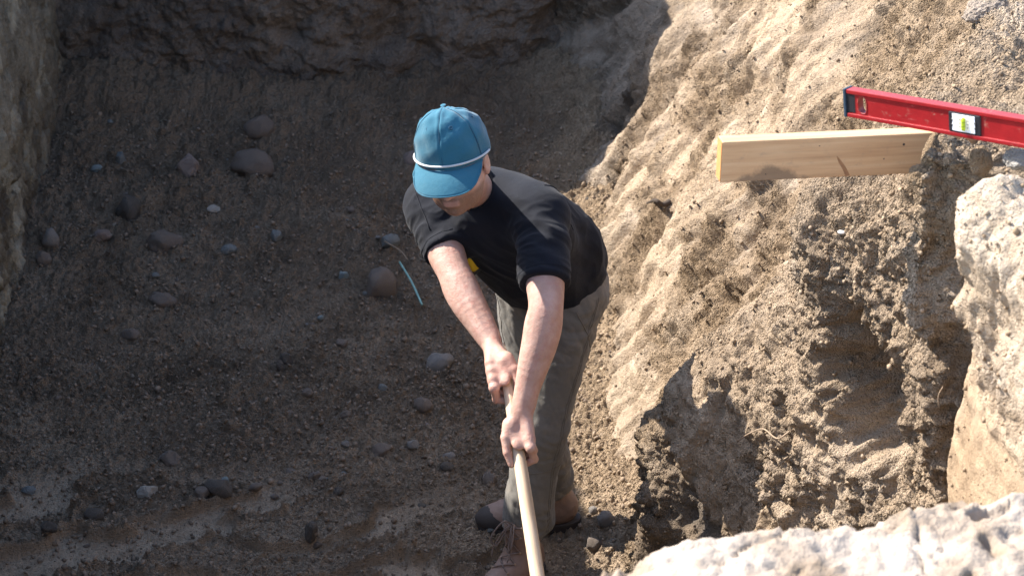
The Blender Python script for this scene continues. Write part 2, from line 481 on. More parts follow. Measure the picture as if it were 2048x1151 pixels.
    pale = np.clip(cb * 0.5 + 0.3 * fins * smoothstep(.5, .9, Z) + 0.25 * smoothstep(3.66, 3.56, Y) * smoothstep(1.45, 1.85, Z) + 0.75 * top * (1 - smoothstep(3.62, 3.7, Y) * smoothstep(4.7, 4.3, Y)) + 0.35 * slope * (1 - cr) + 0.3 * smoothstep(0.1, .4, fbm(P, 3.3, 3, .5, 101.0)), 0, 1)  # fins also lightened, standing in for sun that only grazes them
    attr(me, 'pale', pale)
    # shade painted low on the near bulge; darker far corner, pockets and foot
    damp_shade = np.clip(smoothstep(0.85, 0.5, Z + 0.25 * fbm(P, 3, 3, .5, 111.0)) * smoothstep(5.05, 4.85, Y) * smoothstep(4.3, 4.6, Y) * 0.7
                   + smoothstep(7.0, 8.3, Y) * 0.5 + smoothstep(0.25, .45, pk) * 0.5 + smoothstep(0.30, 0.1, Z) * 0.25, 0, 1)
    attr(me, 'damp_shade', damp_shade)
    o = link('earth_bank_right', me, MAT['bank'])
    return tag(o, 'sunlit sandy earth bank sloping down into the pit on the right', None, None, 'structure')
bank_obj = build_bank()

def build_left():
    ys = axis_steps((2.2, 5.9, 0.05), (5.9, 8.9, 0.0085))
    zs = axis_steps((-0.15, 1.35, 0.0075), (1.35, 2.02, 0.03), (2.02, 2.6, 0.08))
    Y, T = np.meshgrid(ys, zs, indexing='ij')
    Z = np.minimum(T, 2.0) * (1.06 + 0.03 * np.sin(Y * 1.7) + 0.02 * np.sin(Y * 5.1)); X = -1.97 + 0.075 * (8.6 - Y) * (Y > 0) - 0.03 * Z - np.clip(T - 2.0, 0, None)
    P = np.stack([X, Y, Z], -1)
    vis = smoothstep(5.9, 6.1, Y)
    d = 0.045 * fbm(P, 1.7, 3, .5, 201.0) + 0.02 * fbm(P, 7, 3, .5, 202.0, 1)
    # bucket scratches, slanting
    s = np.stack([Y + 0.42 * Z, Z - 0.3 * Y, np.zeros_like(Y)], -1)
    d = d + 0.016 * fbm(s, 1.0, 3, .6, 203.0, 2, (16, 1.2, 1)) + 0.009 * fbm(s, 1.0, 2, .6, 204.0, 0, (48, 4, 1))
    cr = smoothstep(-0.05, 0.25, fbm(P, 3.1, 3, .5, 205.0))
    d = d + cr * (0.013 * fbm(P, 24, 3, .55, 206.0, 1)) - 0.04 * smoothstep(0.25, 0.42, fbm(P, 9, 2, .5, 207.0))
    N = np.zeros_like(P); N[..., 0] = 1.0; N[..., 2] = 0.05
    P2 = P + N * (d * np.where(T > 2.0, 0.3, 1.0))[..., None]
    me = quads_mesh('earth_wall_left', P2.reshape(-1, 3), grid_faces(*X.shape, flip=True))
    attr(me, 'slick', 0.4 * (1 - cr)); attr(me, 'pale', np.clip(smoothstep(0.0, .3, fbm(P, 4, 3, .5, 208.0)), 0, 1))
    attr(me, 'damp_shade', np.clip(smoothstep(0.45, 0.0, Z) * .6 + smoothstep(.15, .4, fbm(P, 6, 3, .5, 209.0)) * .7, 0, 1))
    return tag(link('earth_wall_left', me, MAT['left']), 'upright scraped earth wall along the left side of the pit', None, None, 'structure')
build_left()

def build_back():
    xs = axis_steps((-2.2, 1.2, 0.0085), (1.2, 2.2, 0.05))
    zs = axis_steps((-0.1, 0.95, 0.0075), (0.95, 2.02, 0.03), (2.02, 3.05, 0.05))
    X, T = np.meshgrid(xs, zs, indexing='ij')
    notch = smoothstep(-0.75, -0.5, X + .05 * np.sin(X * 19)) * smoothstep(0.42, 0.25, X)       # out-of-view dip in the far edge, shaped to let sun into the corner
    Z = np.where(T < 2.0, T * (1 - 0.66 * notch * smoothstep(0.6, 2.0, T)), 2.0 - 1.32 * notch + 1.32 * notch * np.clip((T - 2.0) / 0.9, 0, 1)); Y = 8.62 + 0.05 * Z + np.clip(T - 2.0, 0, None) + 0.10 * np.sin(X * 1.3)
    P = np.stack([X, Y, Z], -1)
    # undercut below a ragged ledge, its shade given by colour alone
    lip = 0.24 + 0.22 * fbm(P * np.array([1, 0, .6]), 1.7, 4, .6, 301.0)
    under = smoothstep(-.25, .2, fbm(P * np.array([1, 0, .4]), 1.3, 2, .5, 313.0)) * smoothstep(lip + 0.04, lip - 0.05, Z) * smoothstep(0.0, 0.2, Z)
    d = -0.07 * smoothstep(0.0, 0.35, fbm(P, 2.0, 3, .55, 302.0)) - 0.08 * Z
    d = d + 0.09 * fbm(P, 2.4, 4, .55, 303.0) + 0.04 * fbm(P, 6, 4, .55, 304.0, 1) + 0.016 * fbm(P, 22, 3, .55, 305.0, 1)
    d = d + 0.028 * fbm(P, 1.0, 3, .55, 306.0, 2, (3.5, 2, 7))
    N = np.zeros_like(P); N[..., 1] = -1.0
    P2 = P + N * (d * np.where(T > 2.0, 0.3, 1.0))[..., None]
    me = quads_mesh('earth_wall_back', P2.reshape(-1, 3), grid_faces(*X.shape))
    attr(me, 'slick', np.zeros_like(X)); attr(me, 'pale', np.clip(0.8 * smoothstep(0.5, 1.0, X) + 0.4 * smoothstep(0.1, .4, fbm(P, 3, 3, .5, 307.0)), 0, 1))
    attr(me, 'damp_shade', np.clip(under + .5 * smoothstep(0, .4, fbm(P, 2, 3, .5, 308.0)), 0, 1))
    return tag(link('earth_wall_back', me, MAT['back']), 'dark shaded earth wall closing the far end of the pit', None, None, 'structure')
build_back()

def build_rim():
    """crusted near edge of the pit, just below the camera"""
    xs = axis_steps((-2.4, -0.1, 0.05), (-0.1, 1.25, 0.0068), (1.25, 2.2, 0.05))
    ys = axis_steps((1.0, 2.05, 0.05), (2.05, 2.85, 0.0068))
    X, Y = np.meshgrid(xs, ys)
    p0 = np.stack([X, Y, np.zeros_like(X)], -1)
    crest = np.interp(X, [-2.4, 0.0, 0.13, 0.25, 0.33, 0.43, 0.50, 0.57, 0.68, 0.78, 1.2, 2.2],
                      [1.78, 1.80, 1.875, 1.915, 1.93, 1.93, 1.922, 1.935, 1.94, 1.932, 1.925, 1.92])
    edge = 2.56 + 0.05 * fbm(p0, 3.0, 3, .5, 401.0) + 0.10 * smoothstep(0.3, 0.9, X)
    z = crest - 0.07 * smoothstep(2.5, 2.1, Y)
    drop = np.clip((Y - edge) / 0.22, 0, None)
    z = z - 0.9 * drop ** 1.6
    P = np.stack([X, Y, z], -1)
    d = 0.022 * fbm(P, 6, 4, .55, 402.0) + 0.012 * fbm(P, 19, 3, .55, 403.0, 1) + 0.007 * fbm(P, 55, 2, .6, 404.0, 1)
    crack = fbm(P, 5.0, 2, .5, 406.0)
    d = d - 0.012 * np.exp(-(crack / 0.02) ** 2) * smoothstep(0.0, .25, fbm(P, 2.5, 2, .5, 407.0)) - 0.045 * smoothstep(.12, .34, fbm(P, 8, 3, .55, 408.0))
    P[..., 2] += d
    me = quads_mesh('pit_rim', P.reshape(-1, 3), grid_faces(*X.shape))
    attr(me, 'slick', np.full_like(X, .6)); attr(me, 'pale', smoothstep(-0.1, .25, fbm(P, 5, 3, .5, 409.0)))
    attr(me, 'damp_shade', np.clip(smoothstep(.02, .25, fbm(P, 8, 3, .55, 408.0)) * .95 + smoothstep(.2, .4, fbm(P, 4, 4, .6, 410.0)) * .7, 0, 1))
    return tag(link('pit_rim', me, MAT['rim']), 'pale dry crusted edge of the pit in the near foreground', None, None, 'structure')
build_rim()

def build_ground():
    """open ground around the pit out to the horizon, a ring with the pit cut out"""
    inner = [(-2.2, 1.1), (1.9, 1.1), (2.15, 2.2), (2.15, 9.55), (-2.3, 9.55), (-2.3, 2.3)]
    V = []; F = []
    rings = [1.0, 1.25, 1.8, 3.5, 9, 30, 110, 400]
    cx, cy = -0.05, 5.0
    den = []
    for k in range(len(inner)):
        a, b = np.array(inner[k]), np.array(inner[(k + 1) % len(inner)])
        for t in np.linspace(0, 1, 12, endpoint=False): den.append(a + (b - a) * t)
    m = len(den)
    for r in rings:
        for q in den:
            x = cx + (q[0] - cx) * r; y = cy + (q[1] - cy) * r
            V.append((x, y, 1.95 + 0.04 * math.sin(x * 1.7) * math.cos(y * 1.3) - 0.03))
    for i in range(len(rings) - 1):
        for k in range(m):
            F.append((i * m + k, i * m + (k + 1) % m, (i + 1) * m + (k + 1) % m, (i + 1) * m + k)[::-1])
    me = quads_mesh('ground', np.array(V), np.array(F))
    for nm in ('slick', 'pale', 'damp_shade'): attr(me, nm, np.full(len(V), 0.2))
    return tag(link('ground', me, MAT['bank']), 'open bare ground around the pit', None, None, 'structure')
build_ground()
# ------------------------------------------------------------------ signed-distance modelling for bodies and cloth
class Field:
    def __init__(self, lo, hi, h):
        self.h = h
        self.lo = np.asarray(lo, np.float32)
        self.n = np.ceil((np.asarray(hi) - np.asarray(lo)) / h).astype(int) + 1
        self.D = np.full(self.n, 0.2, np.float32)
    def box(self, a, b):
        i0 = np.clip(np.floor((np.asarray(a) - self.lo) / self.h).astype(int), 0, self.n - 1)
        i1 = np.clip(np.ceil((np.asarray(b) - self.lo) / self.h).astype(int) + 1, 1, self.n)
        sl = tuple(slice(int(p), int(q)) for p, q in zip(i0, i1))
        ax = [(self.lo[k] + self.h * np.arange(i0[k], i1[k])).astype(np.float32) for k in range(3)]
        return sl, ax[0][:, None, None], ax[1][None, :, None], ax[2][None, None, :]
    def _comb(self, sl, d, k, op):
        A = self.D[sl]
        if A.size == 0: return
        if op == 'sub':
            d = -d
            if k > 0:
                h = np.clip(0.5 + 0.5 * (d - A) / k, 0, 1)
                self.D[sl] = A * (1 - h) + d * h + k * h * (1 - h)
            else: self.D[sl] = np.maximum(A, d)
        else:
            if k > 0:
                h = np.clip(0.5 + 0.5 * (A - d) / k, 0, 1)
                self.D[sl] = A * (1 - h) + d * h - k * h * (1 - h)
            else: self.D[sl] = np.minimum(A, d)
    def cap(self, a, b, r1, r2=None, k=0.02, op='add', flat=None, ff=1.0, ends=None):
        """tapered capsule; flat/ff widen it along one direction; ends=(near, far) cuts it square that many metres from a and b"""
        a = np.asarray(a, np.float32); b = np.asarray(b, np.float32)
        r2 = r1 if r2 is None else r2
        R = max(r1, r2) * max(ff, 1.0) + k + 4 * self.h
        sl, X, Y, Z = self.box(np.minimum(a, b) - R, np.maximum(a, b) + R)
        ba = b - a; l2 = float(np.dot(ba, ba)) + 1e-12
        px, py, pz = X - a[0], Y - a[1], Z - a[2]
        tr = (px * ba[0] + py * ba[1] + pz * ba[2]) / l2
        t = np.clip(tr, 0, 1)
        qx, qy, qz = px - ba[0] * t, py - ba[1] * t, pz - ba[2] * t
        if flat is not None:
            w = nrm(flat).astype(np.float32)
            c = (qx * w[0] + qy * w[1] + qz * w[2]) * (1 / ff - 1)
            qx, qy, qz = qx + c * w[0], qy + c * w[1], qz + c * w[2]
        d = np.sqrt(qx * qx + qy * qy + qz * qz) - (r1 + (r2 - r1) * t)
        if ends is not None:
            l = math.sqrt(l2)
            if ends[0] is not None: d = np.maximum(d, -(tr * l) + ends[0])
            if ends[1] is not None: d = np.maximum(d, (tr * l) - (l - ends[1]))
        self._comb(sl, d.astype(np.float32), k, op)
    def chain(self, pts, rads, k=0.02, flat=None, ffs=None, n=16):
        """one smooth tapered limb through control points"""
        pts = np.asarray(pts, float); ctl = np.hstack([pts, np.asarray(rads, float)[:, None], np.asarray(ffs if ffs is not None else [1.0] * len(pts), float)[:, None]])
        c = spline(ctl, n)
        R = c[:, 3].max() * max(1.0, c[:, 4].max()) + k + 4 * self.h
        sl, X, Y, Z = self.box(c[:, :3].min(0) - R, c[:, :3].max(0) + R)
        best = None
        w = nrm(flat).astype(np.float32) if flat is not None else None
        for p, q in zip(c[:-1], c[1:]):
            a = p[:3].astype(np.float32); ba = (q[:3] - p[:3]).astype(np.float32); l2 = float(ba @ ba) + 1e-12
            px, py, pz = X - a[0], Y - a[1], Z - a[2]
            t = np.clip((px * ba[0] + py * ba[1] + pz * ba[2]) / l2, 0, 1)
            qx, qy, qz = px - ba[0] * t, py - ba[1] * t, pz - ba[2] * t
            if w is not None:
                ff = p[4] + (q[4] - p[4]) * t
                cc = (qx * w[0] + qy * w[1] + qz * w[2]) * (1 / ff - 1)
                qx, qy, qz = qx + cc * w[0], qy + cc * w[1], qz + cc * w[2]
            d = np.sqrt(qx * qx + qy * qy + qz * qz) - (p[3] + (q[3] - p[3]) * t)
            best = d if best is None else np.minimum(best, d)
        self._comb(sl, best.astype(np.float32), k, 'add')
    def ell(self, c, axes, rad, k=0.02, op='add'):
        c = np.asarray(c, np.float32)
        R = max(rad) + k + 4 * self.h
        sl, X, Y, Z = self.box(c - R, c + R)
        px, py, pz = X - c[0], Y - c[1], Z - c[2]
        k0 = 0; k1 = 0
        for ax, r in zip(axes, rad):
            w = nrm(ax).astype(np.float32)
            q = px * w[0] + py * w[1] + pz * w[2]
            k0 = k0 + (q / r) ** 2; k1 = k1 + (q / (r * r)) ** 2
        k0 = np.sqrt(k0); k1 = np.sqrt(k1) + 1e-9
        self._comb(sl, (k0 * (k0 - 1) / k1).astype(np.float32), k, op)
    def cut(self, p, n, lo=None, hi=None, k=0.0):
        """remove the half space beyond plane (p, n), inside an optional box"""
        lo = self.lo if lo is None else lo
        hi = self.lo + self.h * self.n if hi is None else hi
        sl, X, Y, Z = self.box(lo, hi)
        n = nrm(n)
        d = (X - p[0]) * n[0] + (Y - p[1]) * n[1] + (Z - p[2]) * n[2]
        self._comb(sl, (-d).astype(np.float32), k, 'sub')
    def mesh(self, name, smooth=2):
        D = self.D; h = self.h
        S = D < 0
        nx, ny, nz = D.shape
        c = np.zeros((nx - 1, ny - 1, nz - 1), np.int8)
        for dx in (0, 1):
            for dy in (0, 1):
                for dz in (0, 1):
                    c += S[dx:nx - 1 + dx, dy:ny - 1 + dy, dz:nz - 1 + dz]
        act = (c > 0) & (c < 8)
        I = np.argwhere(act)
        idx = np.full(act.shape, -1, np.int32); idx[act] = np.arange(len(I), dtype=np.int32)
        corn = np.array([[i, j, k] for i in (0, 1) for j in (0, 1) for k in (0, 1)])
        vals = np.stack([D[I[:, 0] + o[0], I[:, 1] + o[1], I[:, 2] + o[2]] for o in corn], 1)
        acc = np.zeros((len(I), 3), np.float32); cnt = np.zeros(len(I), np.float32)
        for a in range(8):
            for b in range(a + 1, 8):
                if np.abs(corn[a] - corn[b]).sum() != 1: continue
                va, vb = vals[:, a], vals[:, b]
                m = (va < 0) != (vb < 0)
                t = np.where(m, va / (va - vb + 1e-12), 0)[:, None]
                acc += np.where(m[:, None], corn[a] + (corn[b] - corn[a]) * t, 0); cnt += m
        V = self.lo + h * (I + acc / cnt[:, None])
        F = []
        for ax in range(3):
            u, v = [(1, 2), (2, 0), (0, 1)][ax]
            s0 = [slice(1, -1)] * 3; s0[ax] = slice(0, -1)
            s1 = [slice(1, -1)] * 3; s1[ax] = slice(1, None)
            A = S[tuple(s0)]; B = S[tuple(s1)]
            E = np.argwhere(A != B)
            inside_first = A[E[:, 0], E[:, 1], E[:, 2]]
            off = np.ones(3, int); off[ax] = 0
            E = E + off
            eu = np.zeros(3, int); eu[u] = 1
            ev = np.zeros(3, int); ev[v] = 1
            q = [E - eu - ev, E - ev, E, E - eu]
            q = np.stack([idx[p[:, 0], p[:, 1], p[:, 2]] for p in q], 1)
            q[~inside_first] = q[~inside_first][:, ::-1]
            F.append(q)
        F = np.concatenate(F)
        F = F[(F >= 0).all(1)]
        for _ in range(smooth):                      # light Laplacian smoothing
            s = np.zeros_like(V); w = np.zeros(len(V), np.float32)
            for a, b in ((0, 1), (1, 2), (2, 3), (3, 0)):
                np.add.at(s, F[:, a], V[F[:, b]]); np.add.at(w, F[:, a], 1)
                np.add.at(s, F[:, b], V[F[:, a]]); np.add.at(w, F[:, b], 1)
            V = V * 0.5 + 0.5 * s / np.maximum(w, 1)[:, None]
        return quads_mesh(name, V, F)
# ------------------------------------------------------------------ cloth, skin, leather
from mathutils.bvhtree import BVHTree
def cloth_mat(name, col, rough=0.85, weave=900, sheen=0.3, var=0.25, bump=0.0006, dust=None):
    m, nt, b = new_mat(name); n = NB(nt)
    c = n.mix(n.rng(n.noise(9, 5, .6), .3, .7, 0, 1), tuple(x * (1 - var) for x in col), tuple(min(1, x * (1 + var)) for x in col))
    if dust is not None:
        c = n.mix(n.rng(n.noise(14, 6, .7), .52, .72, 0, .5), c, dust)
    nt.links.new(c, b.inputs['Base Color'])
    b.inputs['Roughness'].default_value = rough
    b.inputs['Specular IOR Level'].default_value = 0.25
    b.inputs['Sheen Weight'].default_value = sheen
    b.inputs['Sheen Roughness'].default_value = 0.5
    bp = n.bump(n.noise(weave, 2, .5), bump, 0.6)
    bp = n.bump(n.noise(60, 4, .6), bump * 3, 0.5, bp)
    nt.links.new(bp, b.inputs['Normal'])
    return m
def simple_mat(name, col, rough=0.5, var=0.15, scale=30, metal=0.0, spec=0.5, bump=0.0005, bscale=200):
    m, nt, b = new_mat(name); n = NB(nt)
    c = n.mix(n.noise(scale, 5, .65), tuple(x * (1 - var) for x in col), tuple(min(1, x * (1 + var)) for x in col))
    nt.links.new(c, b.inputs['Base Color'])
    b.inputs['Roughness'].default_value = rough; b.inputs['Metallic'].default_value = metal
    b.inputs['Specular IOR Level'].default_value = spec
    nt.links.new(n.bump(n.noise(bscale, 4, .6), bump, 0.7), b.inputs['Normal'])
    return m
def skin_mat():
    m, nt, b = new_mat('skin'); n = NB(nt)
    c = n.mix(n.rng(n.noise(22, 5, .6), .35, .68), (0.44, 0.265, 0.205), (0.55, 0.355, 0.29))
    c = n.mix(n.rng(n.noise(55, 4, .65), .48, .72, 0, .55), c, (0.43, 0.185, 0.145))
    c = n.mix(n.rng(n.noise(180, 3, .6), .64, .72, 0, .35), c, (0.38, 0.20, 0.13))
    c = n.mix(n.math('MULTIPLY', n.attr('stubble'), n.rng(n.noise(420, 3, .7), .3, .6, .6, .95)), c, (0.19, 0.105, 0.065))
    c = n.mix(n.attr('lip'), c, (0.5, 0.2, 0.17))
    nt.links.new(c, b.inputs['Base Color'])
    b.inputs['Roughness'].default_value = 0.55
    b.inputs['Specular IOR Level'].default_value = 0.35
    b.inputs['Subsurface Weight'].default_value = 0.12
    b.inputs['Subsurface Radius'].default_value = (0.012, 0.005, 0.003)
    bp = n.bump(n.noise(320, 4, .6), 0.0012, .8)
    bp = n.bump(n.noise(70, 3, .6), 0.003, .6, bp)
    nt.links.new(bp, b.inputs['Normal'])
    return m
MAT['skin'] = skin_mat()
MAT['shirt'] = cloth_mat('black_cotton', (0.0052, 0.0066, 0.0115), .88, 1100, .06, .2, .0006, dust=(0.013, 0.013, 0.015))
MAT['trouser'] = cloth_mat('olive_canvas', (0.148, 0.138, 0.122), .85, 800, .15, .14, .0007, dust=(0.25, 0.21, 0.165))
MAT['seam'] = cloth_mat('olive_stitching', (0.15, 0.13, 0.105), .9, 800, .1, .1)
MAT['cap'] = cloth_mat('blue_cap_cloth', (0.024, 0.122, 0.180), .85, 650, .2, .12, .0010, dust=(0.05, 0.14, 0.18))
MAT['cap_seam'] = cloth_mat('blue_cap_seam', (0.010, 0.062, 0.11), .85, 900, .2, .05)
MAT['rope'] = cloth_mat('white_cord', (0.56, 0.55, 0.53), .85, 500, .2, .1)
MAT['boot'] = simple_mat('brown_leather', (0.235, 0.155, 0.12), .65, .35, 26, bump=.0012, bscale=120)
MAT['boot_tan'] = simple_mat('tan_leather', (0.30, 0.205, 0.14), .65, .25, 26, bump=.0012, bscale=120)
MAT['sole'] = simple_mat('dark_rubber', (0.045, 0.036, 0.032), .8, .3, 40, bump=.001)
MAT['lace'] = simple_mat('lace_cord', (0.17, 0.125, 0.105), .85, .2, 80, bump=.0008, bscale=700)
MAT['hair'] = simple_mat('brown_hair', (0.06, 0.035, 0.02), .6, .3, 90, bump=.002, bscale=300)
MAT['eye'] = simple_mat('eye_white', (0.75, 0.72, 0.68), .2, .05)

def child(o, parent):
    o.parent = parent
    p = parent
    loc = Vector((0, 0, 0))
    while p is not None and p.type != 'EMPTY': p = p.parent
    if parent.type == 'EMPTY': o.matrix_parent_inverse = Matrix.Translation(parent.location).inverted()
    return o

# ------------------------------------------------------------------ pose (world positions read off the photograph)
RS, RE, RW = at_depth(856, 405, 5.86), at_depth(908, 545, 5.70), at_depth(980, 680, 5.60)
LS, LE, LW = at_depth(1082, 425, 5.62), at_depth(1092, 612, 5.46), at_depth(1046, 815, 5.46)
HT, HB = at_depth(1012, 745, 5.55), at_depth(1075, 1151, 5.30)
HAX = nrm(HB - HT)                                  # shovel handle, towards the blade
PC = np.array([0.115, 5.38, 0.875])
MS = (RS + LS) / 2
LAT = nrm(LS - RS)
UPT = nrm(MS - PC); UPT = nrm(UPT - LAT * np.dot(UPT, LAT))
FRT = np.cross(LAT, UPT)
PLAT = nrm([0.66, -0.75, 0.02]); PFR = np.cross(PLAT, [0, 0, 1.0])
LH, LK, LA = np.array([0.165, 5.30, 0.85]), np.array([0.078, 5.165, 0.48]), np.array([0.047, 5.14, 0.12])
RH, RK, RA = np.array([0.045, 5.43, 0.85]), np.array([0.07, 5.37, 0.48]), np.array([0.112, 5.39, 0.12])
HC = at_depth(910, 330, 5.36)
yaw, pit, rol = math.radians(11), math.radians(8), math.radians(9)
HF = np.array([-math.sin(yaw) * math.cos(pit), -math.cos(yaw) * math.cos(pit), -math.sin(pit)])
HL0 = nrm(np.cross([0, 0, 1.0], HF)); HU0 = np.cross(HF, HL0)
HU = math.cos(rol) * HU0 - math.sin(rol) * HL0
HL = nrm(np.cross(HU, HF)); 
def hp(f, l, u): return HC + HF * f + HL * l + HU * u
HAXES = (HF, HL, HU)
NECK0 = MS + UPT * 0.055 - FRT * 0.02
print('arm lengths', np.linalg.norm(RE - RS), np.linalg.norm(RW - RE), np.linalg.norm(LE - LS), np.linalg.norm(LW - LE), 'sh', np.linalg.norm(LS - RS), 'neck', np.linalg.norm(HC - NECK0), 'torso', np.linalg.norm(MS - PC))

def add_hand(F, W, H, side, elbow):
    """gripping hand: W wrist, H point on the handle axis, side +1 when the fingers wrap on the image right"""
    a = HAX
    K = 1.16
    s0 = np.array([side * 1.0, 0, 0])
    n = W - H; n = nrm(n - a * np.dot(n, a))
    up = nrm(np.array([0, -0.5, 0.86])); up = nrm(up - a * np.dot(up, a))
    n = nrm(n * 0.45 + up)
    s = s0 - a * np.dot(s0, a) - n * np.dot(s0, n); s = nrm(s)
    def P(al, th, r, ): 
        t = math.radians(th)
        return H + a * al * K + r * (math.cos(t) * n + math.sin(t) * s)
    R = 0.0165
    mcp = []
    for i, (al, fr, ln) in enumerate(((0.030, .0108, 1.05), (0.009, .0112, 1.12), (-0.013, .0108, 1.05), (-0.033, .0095, 0.9))):
        m = P(al, 38, R + .026); mcp.append(m)
        p1 = P(al + .014, 96, R + .0225 * ln); p2 = P(al + .020, 158, R + .0115); p3 = P(al + .014, 215, R + .0095)
        F.cap(m, p1, fr + .0014, fr, .004); F.ell(p1, (a, n, s), (fr * 1.06,) * 3, .004)
        F.cap(p1, p2, fr, fr - .001, .003); F.cap(p2, p3, fr - .001, fr - .002, .003)
        F.ell(m, (a, n, s), (fr * 1.12, fr * 1.12, fr * 1.12), .006)
    # metacarpals and palm
    wd = nrm(W - elbow)
    for i, m in enumerate(mcp):
        wk = W + a * (0.010 - 0.007 * i) + s * (0.004 - 0.004 * i)
        F.cap(wk, m, .0165, .0115, .010)
    F.ell(H + n * 0.022 - a * 0.018 + s * 0.004, (a, n, s), (.046, .015, .034), .012)
    F.cap(W, H + n * .026 - a * .035 - s * .012, .019, .017, .014)
    # thumb: leaves the side of the palm near its base, lies along the handle
    c0 = H + n * .022 - a * .040 - s * .020
    t1 = H + n * .016 - a * .006 - s * .0315
    t2 = H + n * .006 + a * .032 - s * .031
    t3 = H - n * .006 + a * .062 - s * .022
    F.cap(c0, t1, .0160, .0125, .012)
    F.cap(t1, t2, .0132, .0112, .004); F.ell(t1, (a, n, s), (.0128, .0125, .0118), .005)
    F.cap(t2, t3, .0114, .0088, .003); F.ell(t2, (a, n, s), (.0108, .0104, .0104), .003)
    F.ell(P(.018, 350, R + .012), (a, n, s), (.016, .008, .016), .008)        # web between thumb and index
    return mcp

def build_body():
    F = Field((-0.40, 4.44, 0.05), (0.32, 5.62, 1.66), 0.0036)
    # hidden trunk and legs
    F.ell(PC, (PLAT, PFR, (0, 0, 1)), (.145, .10, .12), .03)
    F.cap(PC, MS - UPT * .12, .105, .105, .05, flat=LAT, ff=1.3)
    F.cap(RS * .8 + LS * .2, LS * .8 + RS * .2, .062, .062, .05)
    for h, k_, a_ in ((LH, LK, LA), (RH, RK, RA)):
        F.cap(h, k_, .075, .052, .03); F.cap(k_, a_, .052, .035, .02)
    # neck
    F.cap(NECK0, hp(-.040, 0, -.05), .054, .050, .025)
    def hb(f, l, u): return hp(f, l, u * .87 if u < 0 else u)
    # head
    F.ell(hb(-.012, 0, .035), HAXES, (.098, .0755, .092), .02)
    F.ell(hb(.022, 0, -.035), HAXES, (.072, .062, .075), .03)
    F.cap(hb(.035, -.032, -.072), hb(.035, .032, -.072), .030, .030, .025)
    F.ell(hb(.068, 0, -.098), HAXES, (.024, .026, .020), .022)                      # chin
    F.cap(hb(-.005, .052, -.042), hb(.045, .030, -.088), .018, .018, .02)            # jaw lines
    F.cap(hb(-.005, -.052, -.042), hb(.045, -.030, -.088), .018, .018, .02)
    F.ell(hb(.062, .042, -.012), HAXES, (.024, .022, .020), .02)                     # cheekbones
    F.ell(hb(.062, -.042, -.012), HAXES, (.024, .022, .020), .02)
    F.cap(hb(.072, -.035, .024), hb(.072, .035, .024), .013, .013, .015)              # brow
    for q in (-1, 1): F.ell(hb(.096, q * .031, .012), HAXES, (.016, .018, .012), .010, 'sub')
    F.cap(hb(.090, 0, .020), hb(.113, 0, -.022), .0095, .0125, .008)                  # nose
    F.ell(hb(.111, 0, -.026), HAXES, (.0125, .0115, .0105), .006)
    for q in (-1, 1): F.ell(hb(.100, q * .0125, -.030), HAXES, (.011, .0075, .008), .005)
    F.ell(hb(.082, 0, -.062), HAXES, (.017, .030, .018), .012)                        # muzzle
    F.cap(hb(.094, -.016, -.0585), hb(.094, .016, -.0585), .0058, .0058, .004)
    F.cap(hb(.093, -.014, -.0690), hb(.093, .014, -.0690), .0068, .0068, .004)
    F.cap(hb(.102, -.022, -.0635), hb(.102, .022, -.0635), .0030, .0030, .002, 'sub')
    for q in (-1, 1):                                                                # ears
        F.ell(hb(-.012, q * .0800, -.006), (nrm(HF + HL * q * .35), HL, nrm(HU - .25 * HF)), (.019, .0065, .031), .006)
        F.ell(hb(-.004, q * .0870, -.004), (HF, HL, HU), (.010, .006, .017), .004, 'sub')
        F.ell(hb(-.006, q * .079, -.030), (HF, HL, HU), (.008, .006, .009), .005)
    # arms
    for S_, E_, W_, sd in ((RS, RE, RW, -1), (LS, LE, LW, 1)):
        ad = nrm(E_ - S_); fd = nrm(W_ - E_)
        F.cap(S_, S_ + ad * .08, .066, .060, .03)
        side = nrm(np.cross(fd, [0, 1.0, 0]))
        bic = nrm(np.cross(ad, side)); bic = bic if bic[1] < 0 else -bic
        fl = np.linalg.norm(W_ - E_)
        o_ = side * sd
        F.chain([S_, S_ * .6 + E_ * .4 + bic * .003, S_ * .25 + E_ * .75 + bic * .004, E_, E_ + fd * .05 + o_ * .004, E_ + fd * .10 + o_ * .005, E_ + fd * .16 + o_ * .002, E_ + fd * .215, W_ + fd * .005],
                [.058, .0555, .0515, .0455, .0470, .0445, .0365, .0285, .0245], .012, side, [1, 1, 1, 1.0, 1.06, 1.06, 1.12, 1.2, 1.24], 26)
        # tendon and vein relief along the forearm
        for off_, r_ in ((.012, .0030), (-.010, .0026)):
            F.chain([E_ + fd * .12 + side * off_ + bic * .036, E_ + fd * .17 + side * off_ * .9 + bic * .0325, E_ + fd * .215 + side * off_ * .7 + bic * .0255, W_ + side * off_ * .6 + bic * .022], [r_ * .6, r_, r_, r_ * .9], .010, n=10)
        F.ell(W_ - fd * .014 + side * sd * .020, (fd, side, bic), (.013, .008, .010), .010)  # wrist bone
    mr = add_hand(F, RW, HT + HAX * .012, -1, RE)
    ml = add_hand(F, LW, HT + HAX * (np.dot(at_depth(1034, 884, 5.47) - HT, HAX)), 1, LE)
    # knuckle tendons
    me = F.mesh('body', 1)
    V = mesh_co(me) - HC
    f, l, u = V @ HF, V @ HL, V @ HU
    u = np.where(u < 0, u / .87, u)
    stub = smoothstep(-.035, -.055, u + .35 * np.clip(.02 - f, 0, .1)) * smoothstep(-.03, .02, f) * smoothstep(-.150, -.13, u)
    lip = smoothstep(.011, .007, np.abs(u + .0637)) * smoothstep(.024, .018, np.abs(l)) * smoothstep(.088, .094, f)
    attr(me, 'stubble', stub * (1 - lip)); attr(me, 'lip', lip * .22)
    return me
person = empty('person', (0.06, 5.27, 0.0))
